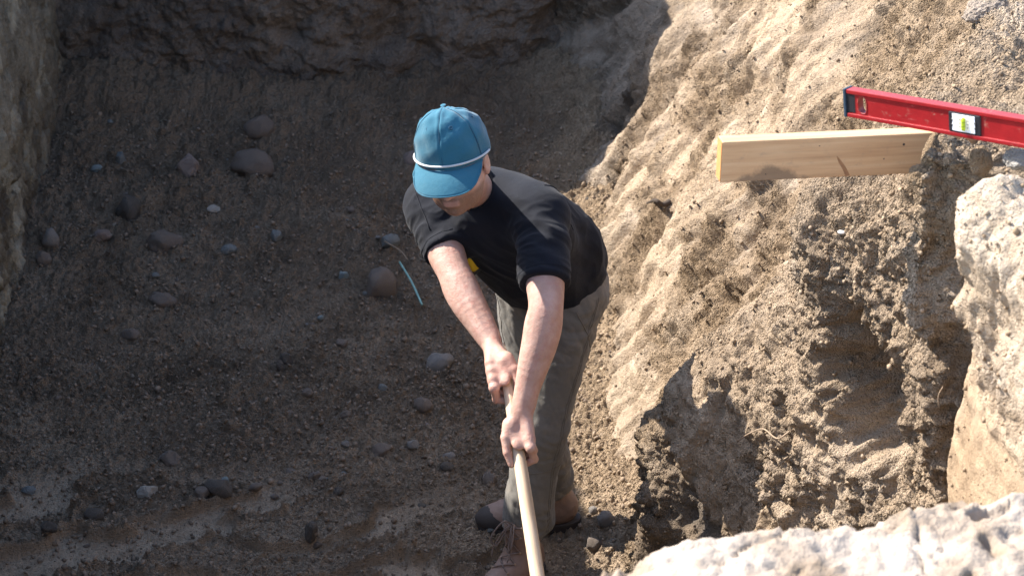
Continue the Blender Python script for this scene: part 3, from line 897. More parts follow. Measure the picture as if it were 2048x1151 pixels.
tag(person, 'man in black t-shirt, olive work trousers and blue cap bending over a wooden shovel handle', 'person')
body_me = build_body()
body_obj = child(link('body', body_me, MAT['skin']), person)

def wrinkle(me, fn):
    me.update()
    co = mesh_co(me); n = mesh_normals(me)
    co = co + n * fn(co)[:, None]
    me.vertices.foreach_set('co', co.astype(np.float32).ravel()); me.update()
    return me

def build_shirt():
    F = Field((-0.40, 4.72, 0.66), (0.36, 5.66, 1.50), 0.0042)
    nk = NECK0
    F.cap(RS + LAT * .045 - UPT * .015, LS - LAT * .045 - UPT * .015, .080, .080, .05)
    F.cap(nk - UPT * .03, RS + LAT * .03 + UPT * .005, .062, .062, .06); F.cap(nk - UPT * .03, LS - LAT * .03 + UPT * .005, .062, .062, .06)
    c1 = MS - UPT * .12 - FRT * .010
    F.ell(c1, (LAT, FRT, UPT), (.205, .128, .175), .06)
    bl = nrm(PLAT * .6 + LAT * .4)
    c2 = PC + np.array([0, 0, 1.0]) * .10 + UPT * .06
    F.ell(c2, (bl, np.cross(bl, UPT), UPT), (.180, .128, .22), .07)
    F.ell(PC + UPT * .03, (PLAT, PFR, (0, 0, 1)), (.182, .140, .13), .05)
    F.ell(c1 - UPT * .13 + FRT * .055 - np.array([0, 0, .02]), (LAT, FRT, UPT), (.155, .075, .15), .05)       # front falling forward
    hem = PC + UPT * 0.018
    hn = -nrm(UPT * .55 + np.array([0, 0, .75]) + PFR * 0.10)
    F.cut(hem - PFR * 0.0, hn)
    for S_, E_, fr, r in ((RS, RE, .72, .074), (LS, LE, .78, .078)):
        ad = nrm(E_ - S_); L = np.linalg.norm(E_ - S_)
        F.cap(S_ + ad * .02, S_ + ad * (fr * L), r, r - .010, .035, ends=(None, 0.0))
    F.cap(nk + nrm(hp(-.03, 0, -.02) - nk) * .012, hp(-.03, 0, -.02), .057, .060, .006, 'sub')
    me = F.mesh('t_shirt', 2)
    def fold(p):
        rel = p - MS
        x, y, z = rel @ LAT, rel @ FRT, rel @ UPT
        q = np.stack([x, y, z], -1)
        low = smoothstep(-.08, -.30, z)
        d = 0.008 * fbm(q, 5, 2, .5, 501.0)
        s = np.stack([x * 1.0 + z * .55, y, z * .35], -1)
        am = smoothstep(-.1, .35, fbm(q, 4, 2, .5, 509.0))
        d = d + (0.003 + 0.010 * am) * fbm(s, 9, 2, .45, 502.0, 2)
        s2 = np.stack([x - z * .7, y, z * .3 + x * .2], -1)
        d = d + 0.008 * low * fbm(s2, 9, 2, .4, 503.0, 2)
        for A, B in ((RS, RE), (LS, LE)):
            r2 = p - A; t = r2 @ nrm(B - A)
            near = np.exp(-((np.linalg.norm(r2 - np.outer(t, nrm(B - A)), axis=1) - .06) / .07) ** 2) * smoothstep(-.02, .06, t)
            d = d + near * 0.010 * fbm(np.stack([t * 1.2, (r2 @ FRT) + t * .8, r2 @ LAT], -1), 9, 2, .4, 505.0, 2)
        return d
    return wrinkle(me, fold)
shirt_me = build_shirt()
shirt = child(link('t_shirt', shirt_me, MAT['shirt']), person)

def build_trousers():
    F = Field((-0.14, 4.98, 0.08), (0.36, 5.68, 1.06), 0.0042)
    F.ell(PC + np.array([0, 0, .01]) , (PLAT, PFR, (0, 0, 1)), (.170, .125, .14), .03)
    F.ell(PC - PFR * .05 + PLAT * .06 - np.array([0, 0, .03]), (PLAT, PFR, (0, 0, 1)), (.09, .09, .11), .04)
    F.ell(PC - PFR * .05 - PLAT * .06 - np.array([0, 0, .03]), (PLAT, PFR, (0, 0, 1)), (.09, .09, .11), .04)
    F.cap(PC, PC + np.array([0, 0, .14]), .10, .10, .03, flat=PLAT, ff=1.45)
    for h, k_, a0_ in ((LH, LK, LA), (RH, RK, RA)):
        a_ = a0_ + (np.array([0, 0, .03]) if a0_ is LA else 0)
        F.cap(h, k_ , .101, .076, .035)
        F.cap(k_, a_ + np.array([0, 0, .05]), .075, .066, .03)
        F.cap(a_ + np.array([0, 0, .13]), a_ + np.array([0, 0, .035]), .066, .073, .02, ends=(None, -.012))
        F.cap(a_ + np.array([0, 0, .06]), a_ + np.array([0, 0, -.03]), .060, .060, .0, 'sub')
    me = F.mesh('trousers', 2)
    def fold(p):
        d = 0.005 * fbm(p, 8, 3, .5, 601.0)
        z = p[:, 2]
        s = p * np.array([1, 1, 1.0]); s[:, 2] = z * .9 + (p[:, 0] - p[:, 1]) * .45
        low = smoothstep(.34, .12, z)
        knee = np.exp(-((z - .47) / .10) ** 2); hip = np.exp(-((z - .78) / .10) ** 2)
        st = np.stack([p[:, 0] * .45, p[:, 1] * .45, s[:, 2] * 1.25], -1)
        d = d + (0.004 + .011 * low + .006 * knee + .006 * hip) * fbm(st, 17, 3, .5, 602.0, 1)
        st2 = np.stack([p[:, 0] * 1.2 + z * .5, p[:, 1] * 1.2, z * .25], -1)
        d = d + 0.0045 * fbm(st2, 14, 2, .5, 603.0, 1)
        return d
    return wrinkle(me, fold)
trouser_me = build_trousers()
trousers = child(link('trousers', trouser_me, MAT['trouser']), person)

def bvh_of(me):
    co = mesh_co(me)
    f = np.empty(len(me.polygons) * 4, np.int32); me.loops.foreach_get('vertex_index', f)
    return BVHTree.FromPolygons([tuple(c) for c in co.astype(float)], f.reshape(-1, 4).tolist())
def on_surface(bvh, outs, ins, lift=0.0006):
    pts = []
    for o, i in zip(outs, ins):
        d = Vector(i) - Vector(o)
        h = bvh.ray_cast(Vector(o), d.normalized(), d.length)
        if h[0] is not None: pts.append(np.array(h[0] + h[1] * lift))
    return pts
tb = bvh_of(trouser_me)
def leg_seam(h, k_, a_, direc, z0, z1, r=0.0016, n=60, shift=0.0):
    outs = []; ins = []
    for z in np.linspace(z0, z1, n):
        c = h + (k_ - h) * (h[2] - z) / (h[2] - k_[2]) if z > k_[2] else k_ + (a_ - k_) * (k_[2] - z) / (k_[2] - a_[2])
        c = np.array([c[0], c[1], z]) + nrm(np.cross(direc, [0, 0, 1.0])) * shift
        outs.append(c + direc * .3); ins.append(c)
    p = on_surface(tb, outs, ins)
    return p
for sh in (0.0, 0.009):
    p = leg_seam(LH, LK, LA, nrm([0.75, -0.66, 0]), .88, .15, shift=sh)
    child(link('side_seam', tube_mesh('side_seam', p, .0011, 5), MAT['seam']), trousers)
p = leg_seam(LH, LK, LA, nrm([0.98, 0.15, 0]), .86, .60)
child(link('pocket_seam', tube_mesh('pocket_seam', p, .0011, 5), MAT['seam']), trousers)
p = leg_seam(RH, RK, RA, nrm([-0.9, -0.4, 0]), .86, .20)
child(link('side_seam', tube_mesh('side_seam', p, .0011, 5), MAT['seam']), trousers)
# pocket opening and knee seam of the left leg
outs = []; ins = []
for t in np.linspace(0, 1, 24):
    c = LH + np.array([0, 0, .01 - .13 * t]); d_ = nrm([0.15 + .62 * t, -1, 0])
    outs.append(c + d_ * .3); ins.append(c)
child(link('pocket_edge', tube_mesh('pocket_edge', on_surface(tb, outs, ins), .0018, 6), MAT['seam']), trousers)
outs = []; ins = []
for t in np.linspace(-1, 1, 30):
    c = LK + np.array([0, 0, -.09]); d_ = nrm([math.sin(t * 1.4), -math.cos(t * 1.4), 0])
    outs.append(c + d_ * .3 + np.array([0, 0, .02 * t])); ins.append(c)
child(link('knee_seam', tube_mesh('knee_seam', on_surface(tb, outs, ins), .0015, 6), MAT['seam']), trousers)

sb = bvh_of(shirt_me)
def ring_on(bvh, c, axis, u, n=48, a0=0.0, a1=2 * math.pi, R=.25):
    w = np.cross(axis, u); outs = []; ins = []
    for a in np.linspace(a0, a1, n):
        outs.append(c + R * (math.cos(a) * u + math.sin(a) * w)); ins.append(c)
    return on_surface(bvh, outs, ins)
for S_, E_, fr in ((RS, RE, .72), (LS, LE, .78)):
    ad = nrm(E_ - S_); L = np.linalg.norm(E_ - S_)
    u = nrm(np.cross(ad, [0, 1, 0]))
    p = ring_on(sb, S_ + ad * (fr * L - .020), ad, u, 60, R=.14)
    child(link('sleeve_hem', tube_mesh('sleeve_hem', p, .0007, 5), MAT['shirt']), shirt)
    ax = nrm(ad * .5 + LAT * (1 if S_ is LS else -1) * .8)
    u = nrm(np.cross(ax, FRT)); 
    p = ring_on(sb, S_ - ax * .012, ax, u, 40, -1.4, 2.2, R=.16)
    child(link('shoulder_seam', tube_mesh('shoulder_seam', p, .0016, 5), MAT['shirt']), shirt)
# ribbed collar round the neck
nd = nrm(hp(-.03, 0, -.03) - NECK0); u = nrm(np.cross(nd, LAT)); w = np.cross(nd, u)
cp = [NECK0 + nd * (.040 + .012 * math.cos(a)) + .0600 * (math.cos(a) * u + math.sin(a) * w) for a in np.linspace(0, 2 * math.pi, 49)]
child(link('collar', tube_mesh('collar', cp, .0085, 8, cap=False), MAT['shirt']), shirt)

# ------------------------------------------------------------------ hair, cap
def build_hair():
    F = Field(HC - .16, HC + .16, 0.004)
    F.ell(hp(-.016, 0, .030), HAXES, (.1, .0785, .092), .0)
    F.ell(hp(-.030, 0, -.03), HAXES, (.075, .070, .05), .02)
    F.cut(hp(.0, 0, -.03), HF * .9 + HU * .1, k=.004)
    F.cut(hp(0, 0, .07), HU)
    return F.mesh('hair', 1)
child(link('hair', build_hair(), MAT['hair']), person)
for q in (-1, 1):
    bm = bmesh.new(); bmesh.ops.create_uvsphere(bm, u_segments=14, v_segments=10, radius=.0115)
    me = bpy.data.meshes.new('eye'); bm.to_mesh(me); bm.free()
    o = link('eye', me, MAT['eye']); o.location = Vector(hp(.076, q * .031, .010)) ; child(o, person)

def cap_pt(phi, th, out=0.0):
    """crown: phi round the head from the front, th 0 rim .. 90 top"""
    c, s = math.cos(phi), math.sin(phi)
    a = (.1035 if c > 0 else .1015) + out; b = .0965 + out
    t = math.radians(th)
    rr = math.cos(t) ** .74 if th < 89.9 else 0.0
    uu = (.128 + out) * math.sin(t) ** .92
    rim = .030 + .013 * c
    lean = .004 * math.sin(t)
    return hp(-.010 + a * c * rr - lean, b * s * rr, rim + uu * (0.985 + .02 * c * rr))
SEAMS = [0.0, math.radians(64), -math.radians(64), math.radians(122), -math.radians(122), math.pi]
def build_crown():
    nphi, nth = 180, 44
    V = []
    for j in range(nth):
        th = 90.0 * (j / (nth - 1)) ** .9
        for i in range(nphi):
            ph = 2 * math.pi * i / nphi - math.pi
            g = 0.0
            for s in SEAMS:
                dd = abs((ph - s + math.pi) % (2 * math.pi) - math.pi) * .1 * max(math.cos(math.radians(th)), .08)
                g += -0.0016 * math.exp(-(dd / .0016) ** 2) + .0008 * math.exp(-((dd - .005) / .003) ** 2)
            wob = 0.0016 * math.sin(ph * 3 + th * .05) * math.cos(math.radians(th)) + .0014 * math.sin(ph * 8 + th * .11) + .0010 * math.sin(ph * 5 - th * .23 + 1.0)
            V.append(cap_pt(ph, th, (g + wob) * min(1.0, math.cos(math.radians(th)) * 3)))
    V = np.array(V)
    F = []
    for j in range(nth - 1):
        for i in range(nphi):
            F.append((j * nphi + i, j * nphi + (i + 1) % nphi, (j + 1) * nphi + (i + 1) % nphi, (j + 1) * nphi + i))
    F = np.array(F)
    return quads_mesh('cap', V, F[:, ::-1] if np.dot(np.cross(V[F[0][1]] - V[F[0][0]], V[F[0][3]] - V[F[0][0]]), V[F[0][0]] - HC) < 0 else F)
cap = child(link('cap', build_crown(), MAT['cap']), person)
def build_brim():
    n, m = 49, 13
    top = []
    for i in range(n):
        a = -1 + 2 * i / (n - 1)
        inn = cap_pt(a * math.radians(66), 0, .001)
        ps = a * math.radians(82)
        l = .0885 * math.sin(ps); c = max(math.cos(ps), 0)
        f = -.010 + .0545 + .1135 * c ** .62 - .004
        u = .043 - .68 * (f - .0925) - .030 * (abs(l) / .0885) ** 2.0 + .0
        outp = hp(f, l, min(u, .05))
        for j in range(m):
            t = j / (m - 1)
            p = inn * (1 - t) + outp * t + HU * (.006 * math.sin(math.pi * t)) * c
            top.append(p)
    top = np.array(top).reshape(n, m, 3)
    N = grid_normals(top); N = N if np.mean(N @ HU) > 0 else -N
    bot = top - N * .0032
    V = np.concatenate([top.reshape(-1, 3), bot.reshape(-1, 3)])
    F = grid_faces(n, m, True); k = n * m
    G = [F, F[:, ::-1] + k]
    idx = np.arange(k).reshape(n, m)
    for e in (idx[:, 0], idx[::-1, -1], idx[0, ::-1], idx[-1, :]):
        G.append(np.stack([e[:-1], e[1:], e[1:] + k, e[:-1] + k], 1))
    me = quads_mesh('brim', V, np.concatenate(G)[:, ::-1])
    return me, top
brim_me, brim_top = build_brim()
bm = bmesh.new(); bm.from_mesh(brim_me); bmesh.ops.recalc_face_normals(bm, faces=bm.faces[:]); bm.to_mesh(brim_me); bm.free()
brim = child(link('brim', brim_me, MAT['cap']), cap)
for j in (12,):
    pts = [brim_top[i, j] + HU * .0004 for i in range(1, 48)]
    child(link('stitch_row', tube_mesh('stitch_row', pts, .0005 if j < 12 else .0016, 5), MAT['cap']), brim)
pts = [cap_pt(a, 3.0 + 1.2 * math.cos(a), .0030) for a in np.linspace(-math.radians(84), math.radians(84), 50)]
child(link('rope', tube_mesh('rope', pts, .0029, 8), MAT['rope']), cap)
bm = bmesh.new(); bmesh.ops.create_uvsphere(bm, u_segments=12, v_segments=8, radius=1.0)
for v in bm.verts: 
    c = Vector(cap_pt(0, 90, -.0008)); v.co = c + Vector(HF) * v.co.x * .0075 + Vector(HL) * v.co.y * .0075 + Vector(HU) * v.co.z * .0024
me = bpy.data.meshes.new('button'); bm.to_mesh(me); bm.free()
child(link('button', me, MAT['cap']), cap)
for ph, th in ((.44, 50), (-.44, 50), (1.6, 52), (-1.6, 52)):
    c = cap_pt(ph, th, .0006); e = .002
    d1 = nrm(cap_pt(ph + .05, th) - c); d2 = nrm(cap_pt(ph, th + 3) - c); d2 = nrm(d2 - d1 * np.dot(d1, d2))
    pts = [c + .0042 * (math.cos(a) * d1 + math.sin(a) * d2) for a in np.linspace(0, 2 * math.pi, 17)]
    child(link('eyelet', tube_mesh('eyelet', pts, .0013, 6, cap=False), MAT['cap_seam']), cap)
for s in SEAMS:
    pts = [cap_pt(s, th, -.0004) for th in np.linspace(1, 87, 36)]
    child(link('panel_seam', tube_mesh('panel_seam', pts, .0010, 5), MAT['cap_seam']), cap)

# ------------------------------------------------------------------ boots
def build_boot(A, toe_dir, name):
    t = nrm([toe_dir[0], toe_dir[1], 0]); s = np.cross([0, 0, 1.0], t); z = np.array([0, 0, 1.0])
    g = np.array([A[0], A[1], 0.0]); g[2] = floor_z(A[0], A[1]) - .004
    def P(f, l, h): return g + t * f + s * l + z * h
    lo = g - np.array([.30, .30, .02]); hi = g + np.array([.30, .30, .30])
    F = Field(lo, hi, .0038)
    F.cap(P(-.005, 0, .20), P(-.018, 0, .07), .052, .047, .0)
    F.ell(P(-.045, 0, .075), (t, s, z), (.048, .043, .055), .03)
    F.cap(P(.02, 0, .085), P(.12, .002, .058), .050, .040, .03, flat=s, ff=1.02)
    F.ell(P(.145, .004, .050), (t, s, z), (.075, .050, .040), .03)
    F.ell(P(.06, .002, .055), (t, s, z), (.11, .044, .04), .03)
    F.cut(P(0, 0, .024), -z)
    up = F.mesh('boot', 2)
    wrinkle(up, lambda p: .0025 * fbm(p, 24, 3, .5, 701.0, 1))
    F = Field(lo, hi, .0038)
    F.ell(P(.125, .004, .015), (t, s, z), (.100, .055, .20), .0)
    F.ell(P(-.035, 0, .015), (t, s, z), (.068, .047, .20), .03)
    F.ell(P(.05, .002, .015), (t, s, z), (.10, .044, .20), .03)
    F.cut(P(0, 0, .034), z); F.cut(P(0, 0, .0), -z)
    so = F.mesh('sole', 1)
    F = Field(lo, hi, .0038)
    F.ell(P(.150, .004, .046), (t, s, z), (.0775, .0535, .043), .0)
    F.cut(P(.158, 0, 0), -t - z * .35); F.cut(P(0, 0, .033), -z)
    tc = F.mesh('toe_cap', 1)
    b = child(link('boot', up, MAT['boot']), person)
    child(link('sole', so, MAT['sole']), b); child(link('toe_cap', tc, MAT['sole']), b)
    # laces: rungs across the tongue and a loose bow
    ub = bvh_of(up)
    rows = []
    for f, h in ((.115, .10), (.092, .125), (.068, .155), (.046, .185), (.040, .215)):
        row = []
        for l in np.linspace(-.034, .034, 9):
            o_ = P(f + .10, l * 1.1, h + .12); i_ = P(f - .12, l * .5, h - .10)
            row += on_surface(ub, [o_], [i_], .0022)
        if len(row) > 4: rows.append(row)
    for a_, b_ in zip(rows[:-1], rows[1:]):
        for q, w_ in ((a_, b_), (a_[::-1], b_[::-1])):
            pts = []
            for k in range(min(len(q), len(w_))):
                f = k / (len(q) - 1)
                pts.append(q[k] * (1 - f) + w_[k] * f + (z * .5 + t) * .002 * math.sin(math.pi * f))
            child(link('lace', tube_mesh('lace', spline(pts, 22), .0026, 6), MAT['lace']), b)
    if rows:
        mid = rows[-1][len(rows[-1]) // 2]
        for q in (-1, 1):
            lp = [mid, mid + t * .02 + s * q * .02 + z * .012, mid + t * .055 + s * q * .038 - z * .03, mid + t * .05 + s * q * .022 - z * .055, mid + t * .02 + s * q * .008 - z * .012, mid]
            child(link('lace', tube_mesh('lace', spline(lp, 26), .0024, 6), MAT['lace']), b)
            lp = [mid, mid + t * .022 + s * q * .012 - z * .01, mid + t * .05 + s * q * .030 - z * .06, mid + t * .065 + s * q * .028 - z * .085]
            child(link('lace', tube_mesh('lace', spline(lp, 18), .0022, 6), MAT['lace']), b)
        for r_ in rows:
            for e in (r_[0], r_[-1]):
                bm = bmesh.new(); bmesh.ops.create_uvsphere(bm, u_segments=8, v_segments=6, radius=.0042)
                me = bpy.data.meshes.new('eyelet'); bm.to_mesh(me); bm.free()
                o = link('eyelet', me, MAT['boot_tan']); o.location = Vector(e); child(o, b)
    return b
boot_l = build_boot(LA + np.array([-.022, -.03, 0]), (-.60, -.80), 'boot')
boot_r = build_boot(RA, (-.995, -.10), 'boot')
tag(boot_l, 'laced brown boot nearest the camera, below the shovel handle')
tag(boot_r, 'brown boot with dark toe cap pointing left')

# ------------------------------------------------------------------ shovel
def wood_mat(name, c1, c2, c3, axis_rot, ring=28, stretch=0.06, smudge=None, knots=True):
    """grain runs along local x"""
    m, nt, b = new_mat(name); n = NB(nt)
    v = n.mapping((stretch * ring, ring, ring), axis_rot)
    g = n.noise(1.0, 6, .6, .35, v)
    v2 = n.mapping((stretch * 160, 160, 160), axis_rot)
    g2 = n.noise(1.0, 4, .6, .1, v2)
    c = n.ramp(g, [(0.3, c1), (0.5, c2), (0.7, c3)])
    c = n.mix(n.rng(g2, .5, .75, 0, .35), c, tuple(x * .62 for x in c1))
    c = n.mix(n.rng(n.noise(38, 6, .75), .56, .74, 0, .45), c, (0.30, 0.22, 0.15))
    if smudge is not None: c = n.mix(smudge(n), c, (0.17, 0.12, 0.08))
    nt.links.new(c, b.inputs['Base Color'])
    b.inputs['Roughness'].default_value = .6
    b.inputs['Specular IOR Level'].default_value = .35
    nt.links.new(n.bump(g2, .0005, .6), b.inputs['Normal'])
    return m
MAT['handle'] = wood_mat('ash_handle', (0.46, 0.33, 0.21), (0.60, 0.47, 0.33), (0.68, 0.56, 0.42), (0, 0, 0), 60, .05)
MAT['steel'] = simple_mat('worn_steel', (0.23, 0.22, 0.21), .45, .3, 20, .8)
shovel_len = 1.36
top_pt = HT - HAX * 0.085
sx = HAX; sy = nrm(np.cross([0, 0, 1.0], sx)); sz = np.cross(sx, sy)
shovel = empty('shovel', tuple(top_pt + HAX * 1.25))
tag(shovel, 'long pale wooden shovel handle gripped in both hands of the man', 'shovel')
n_ = 40
pts = [np.array([shovel_len * i / (n_ - 1), 0.0006 * math.sin(i * .17), 0]) for i in range(n_)]
rad = [.0152 + .0034 * smoothstep(0, .6, p[0]) for p in pts]
rad[0] = .008; rad[1] = .0145
hm = tube_mesh('handle', pts, rad, 20)
h_o = link('handle', hm, MAT['handle'])
h_o.parent = shovel
h_o.matrix_parent_inverse = Matrix.Translation(shovel.location).inverted()
h_o.matrix_basis = frame_matrix(sx, sy, sz, top_pt)
def blade_mesh():
    nl, nw = 26, 17
    V = []
    for i in range(nl):
        t = i / (nl - 1)
        w = .105 * (1 - .55 * max(0, t - .55) / .45 * max(0, t - .55) / .45 - .45 * max(0, t - .8) / .2) 
        for j in range(nw):
            q = -1 + 2 * j / (nw - 1)
            V.append((t * .29, q * w, -.028 * (1 - q * q) * (1 - .5 * t) + .02 * math.sin(t * 2.4)))
    V = np.array(V); top = V.copy(); bot = V - np.array([0, 0, .002])
    k = nl * nw; F = grid_faces(nl, nw)
    G = [F, F[:, ::-1] + k]
    idx = np.arange(k).reshape(nl, nw)
    for e in (idx[:, 0], idx[::-1, -1], idx[0, ::-1], idx[-1, :]):
        G.append(np.stack([e[:-1], e[1:], e[1:] + k, e[:-1] + k], 1))
    return quads_mesh('blade', np.vstack([top, bot]), np.concatenate(G))
bl = link('blade', blade_mesh(), MAT['steel'])
bl.parent = shovel; bl.matrix_parent_inverse = Matrix.Translation(shovel.location).inverted()
bl.matrix_basis = frame_matrix(sx, sy, sz, top_pt + HAX * (shovel_len - .02))
so = link('socket', tube_mesh('socket', [(-.16, 0, 0), (-.05, 0, 0), (.02, 0, -.004), (.07, 0, -.016)], [.0205, .0205, .02, .012], 18), MAT['steel'])
so.parent = shovel; so.matrix_parent_inverse = Matrix.Translation(shovel.location).inverted()
so.matrix_basis = frame_matrix(sx, sy, sz, top_pt + HAX * (shovel_len - .02))
print('shovel end', top_pt + HAX * (shovel_len + .27))
# ------------------------------------------------------------------ where a sight line meets the terrain
def project(V):
    r = V - CAM
    d = r[:, 1] * _cp - r[:, 2] * _sp
    v = -r[:, 1] * _sp - r[:, 2] * _cp
    return 1024 + r[:, 0] / d * FPX, 575.5 + v / d * FPX, d
FLOOR_V = mesh_co(floor_obj.data); FP = project(FLOOR_V)
BANK_V = mesh_co(bank_obj.data); BP = project(BANK_V); BANK_N = mesh_normals(bank_obj.data)
def hit(px, py, P, V, r=7):
    m = np.where((np.abs(P[0] - px) < r) & (np.abs(P[1] - py) < r))[0]
    if len(m) == 0: return None, None
    k = m[np.argmin(P[2][m])]
    return V[k].astype(float), int(k)

# ------------------------------------------------------------------ timber
BA, BB = at_depth(1443, 325, 4.30), at_depth(1862, 306, 4.36)
bx = nrm(BB - BA); bz = nrm(np.array([0, 0.05, 1.0]) - bx * np.dot([0, 0.05, 1.0], bx)); by = np.cross(bz, bx)
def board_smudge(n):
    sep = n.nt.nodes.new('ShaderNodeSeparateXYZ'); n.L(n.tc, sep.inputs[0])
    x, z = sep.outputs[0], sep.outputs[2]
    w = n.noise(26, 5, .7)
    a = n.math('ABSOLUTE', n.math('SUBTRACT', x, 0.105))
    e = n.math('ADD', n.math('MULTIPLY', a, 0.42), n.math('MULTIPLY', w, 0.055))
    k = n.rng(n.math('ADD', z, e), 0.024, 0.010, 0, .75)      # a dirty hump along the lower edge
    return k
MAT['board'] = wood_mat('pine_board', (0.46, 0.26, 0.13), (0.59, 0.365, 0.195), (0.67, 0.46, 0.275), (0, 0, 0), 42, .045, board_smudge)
MAT['endgrain'] = simple_mat('pine_end_grain', (0.52, 0.23, 0.075), .8, .3, 60, bump=.001)
BL = 0.95
me = bevel_box_mesh('wooden_board', BL, .038, .089, .0022, 2, (BL / 2, .019, 0))
# slight saw-cut irregularity
for v in me.vertices:
    v.co.z += .0012 * math.sin(v.co.x * 9); v.co.y += .001 * math.sin(v.co.x * 5)
board = link('wooden_board', me, MAT['board'], smooth=False)
board.matrix_basis = frame_matrix(bx, by, bz, BA)
tag(board, 'pale pine board jutting out of the sandy bank over the pit', 'board')
o = link('end_grain', bevel_box_mesh('end_grain', .002, .0345, .0855, .0, 1, (-.0002, .019, 0)), MAT['endgrain'], smooth=False)
o.parent = board
# knot and nail holes
def disc(name, r, seg=14, d=.0008, sx=1.0):
    bm = bmesh.new(); bmesh.ops.create_cone(bm, cap_ends=True, segments=seg, radius1=r, radius2=r * .9, depth=d)
    for v in bm.verts: v.co.x *= sx
    m_ = bpy.data.meshes.new(name); bm.to_mesh(m_); bm.free(); return m_
MAT['knot'] = simple_mat('knot_wood', (0.30, 0.15, 0.07), .7, .4, 90)
MAT['black'] = simple_mat('black_plastic', (0.012, 0.013, 0.018), .45, .2, 40)
for x, z, r in ((.385, .022, .0028), (.345, -.008, .0016), (.095, -.030, .0014), (.205, .027, .0013)):
    o = link('nail_hole', disc('nail_hole', r), MAT['black']); o.parent = board
    o.location = (x, -.0002, z); o.rotation_euler = (math.radians(90), 0, 0)
kp = spline([(.238, -.0002, .012), (.250, -.0004, -.008), (.262, -.0004, -.026), (.270, -.0002, -.042)], 14)
o = link('knot', tube_mesh('knot', kp, list(np.interp(range(14), [0, 5, 13], [.001, .0042, .0058])), 8), MAT['knot']); o.parent = board
o.scale = (1, .10, 1)

# ------------------------------------------------------------------ spirit level
LA_, LB_ = at_depth(1690, 206, 4.25), at_depth(2048, 268, 3.95)
lx = nrm(LB_ - LA_); lz = nrm(np.array([0, 0, 1.0]) - lx * lx[2]); ly = np.cross(lz, lx)
level = empty('spirit_level', tuple(LA_)); level.matrix_basis = frame_matrix(lx, ly, lz, LA_)
tag(level, 'red spirit level with white vial window resting across the bank', 'spirit level')
def enamel_mat():
    m, nt, b = new_mat('red_enamel'); n = NB(nt)
    c = n.mix(n.rng(n.noise(30, 5, .7), .4, .7), (0.235, 0.005, 0.008), (0.29, 0.008, 0.011))
    dirt = n.rng(n.noise(55, 6, .75), .60, .72, 0, .55)
    c = n.mix(dirt, c, (0.33, 0.25, 0.18))
    scr = n.rng(n.noise(1.0, 3, .7, 0, n.mapping((14, 400, 400))), .68, .74, 0, .5)
    c = n.mix(scr, c, (0.5, 0.22, 0.2))
    nt.links.new(c, b.inputs['Base Color'])
    b.inputs['Roughness'].default_value = .42
    nt.links.new(n.bump(n.noise(90, 5, .7), .0008, .5), b.inputs['Normal'])
    return m
MAT['red'] = enamel_mat()
MAT['navy'] = simple_mat('dark_blue_plastic', (0.02, 0.045, 0.075), .5, .2, 40)
MAT['white'] = simple_mat('white_label', (0.75, 0.78, 0.83), .45, .04, 40)
MAT['cream'] = simple_mat('cream_label', (0.78, 0.74, 0.58), .5, .04, 60)
def vial_mat():
    m, nt, b = new_mat('green_vial')
    b.inputs['Base Color'].default_value = (0.55, 0.72, 0.03, 1); b.inputs['Roughness'].default_value = .12
    b.inputs['Transmission Weight'].default_value = .25
    return m
MAT['vial'] = vial_mat()
LLEN, LH_ = 0.62, 0.058
def lev(name, mesh, mat, parent=None, smooth=False):
    o = link(name, mesh, mat, parent or level, smooth); return o
HX, HWX, HWZ = .043, .0125, .0175           # hand hole
def web_mesh():
    x0, x1 = .012, .078; z0 = LH_ / 2 - .004; n = 40
    out, inn = [], []
    for i in range(n):
        a = 2 * math.pi * i / n + math.pi / 4
        c, s = math.cos(a), math.sin(a)
        k = 1 / max(abs(c) / ((x1 - x0) / 2), abs(s) / z0)
        out.append(((x0 + x1) / 2 + c * k, s * k))
        e = 3.2; q = (abs(c) ** e + abs(s) ** e) ** (-1 / e)
        inn.append((HX + HWX * c * q * (1.0 if c < 0 else .75), HWZ * s * q))
    V = []; F = []
    for y in (.0035, .0205):
        for L_ in (out, inn): V += [(p[0], y, p[1]) for p in L_]
    for i in range(n):
        j = (i + 1) % n
        F += [(i, j, n + j, n + i), (2 * n + j, 2 * n + i, 3 * n + i, 3 * n + j), (n + i, n + j, 3 * n + j, 3 * n + i), (j, i, 2 * n + i, 2 * n + j)]
    V += []
    b0 = len(V)
    for y in (.0035, .0205):
        for x, z in ((x1, -z0), (LLEN, -z0), (LLEN, z0), (x1, z0)): V.append((x, y, z))
    F += [(b0, b0 + 1, b0 + 2, b0 + 3), (b0 + 7, b0 + 6, b0 + 5, b0 + 4), (b0 + 1, b0 + 5, b0 + 6, b0 + 2)]
    m_ = bpy.data.meshes.new('web'); m_.from_pydata(V, [], F); m_.update(); return m_
lev('web', web_mesh(), MAT['red'])
for sgn in (1, -1):
    lev('flange', bevel_box_mesh('flange', LLEN - .004, .024, .0085, .0014, 2, (LLEN / 2 + .002, .012, sgn * (LH_ / 2 - .00425))), MAT['red'])
lev('end_cap', bevel_box_mesh('end_cap', .006, .0262, LH_ + .002, .0015, 2, (-.001, .012, 0)), MAT['navy'])
lev('end_plug', bevel_box_mesh('end_plug', .022, .019, LH_ - .020, .001, 1, (.012, .012, 0)), MAT['black'])
lev('hole_rim', tube_mesh('hole_rim', [(HX + (HWX) * math.cos(a) * (abs(math.cos(a)) ** 3.2 + abs(math.sin(a)) ** 3.2) ** (-1 / 3.2) * (1.0 if math.cos(a) < 0 else .75), .0033, HWZ * math.sin(a) * (abs(math.cos(a)) ** 3.2 + abs(math.sin(a)) ** 3.2) ** (-1 / 3.2)) for a in np.linspace(0, 2 * math.pi, 41)], .0012, 6, cap=False), MAT['red'], None, True)
VX = .290
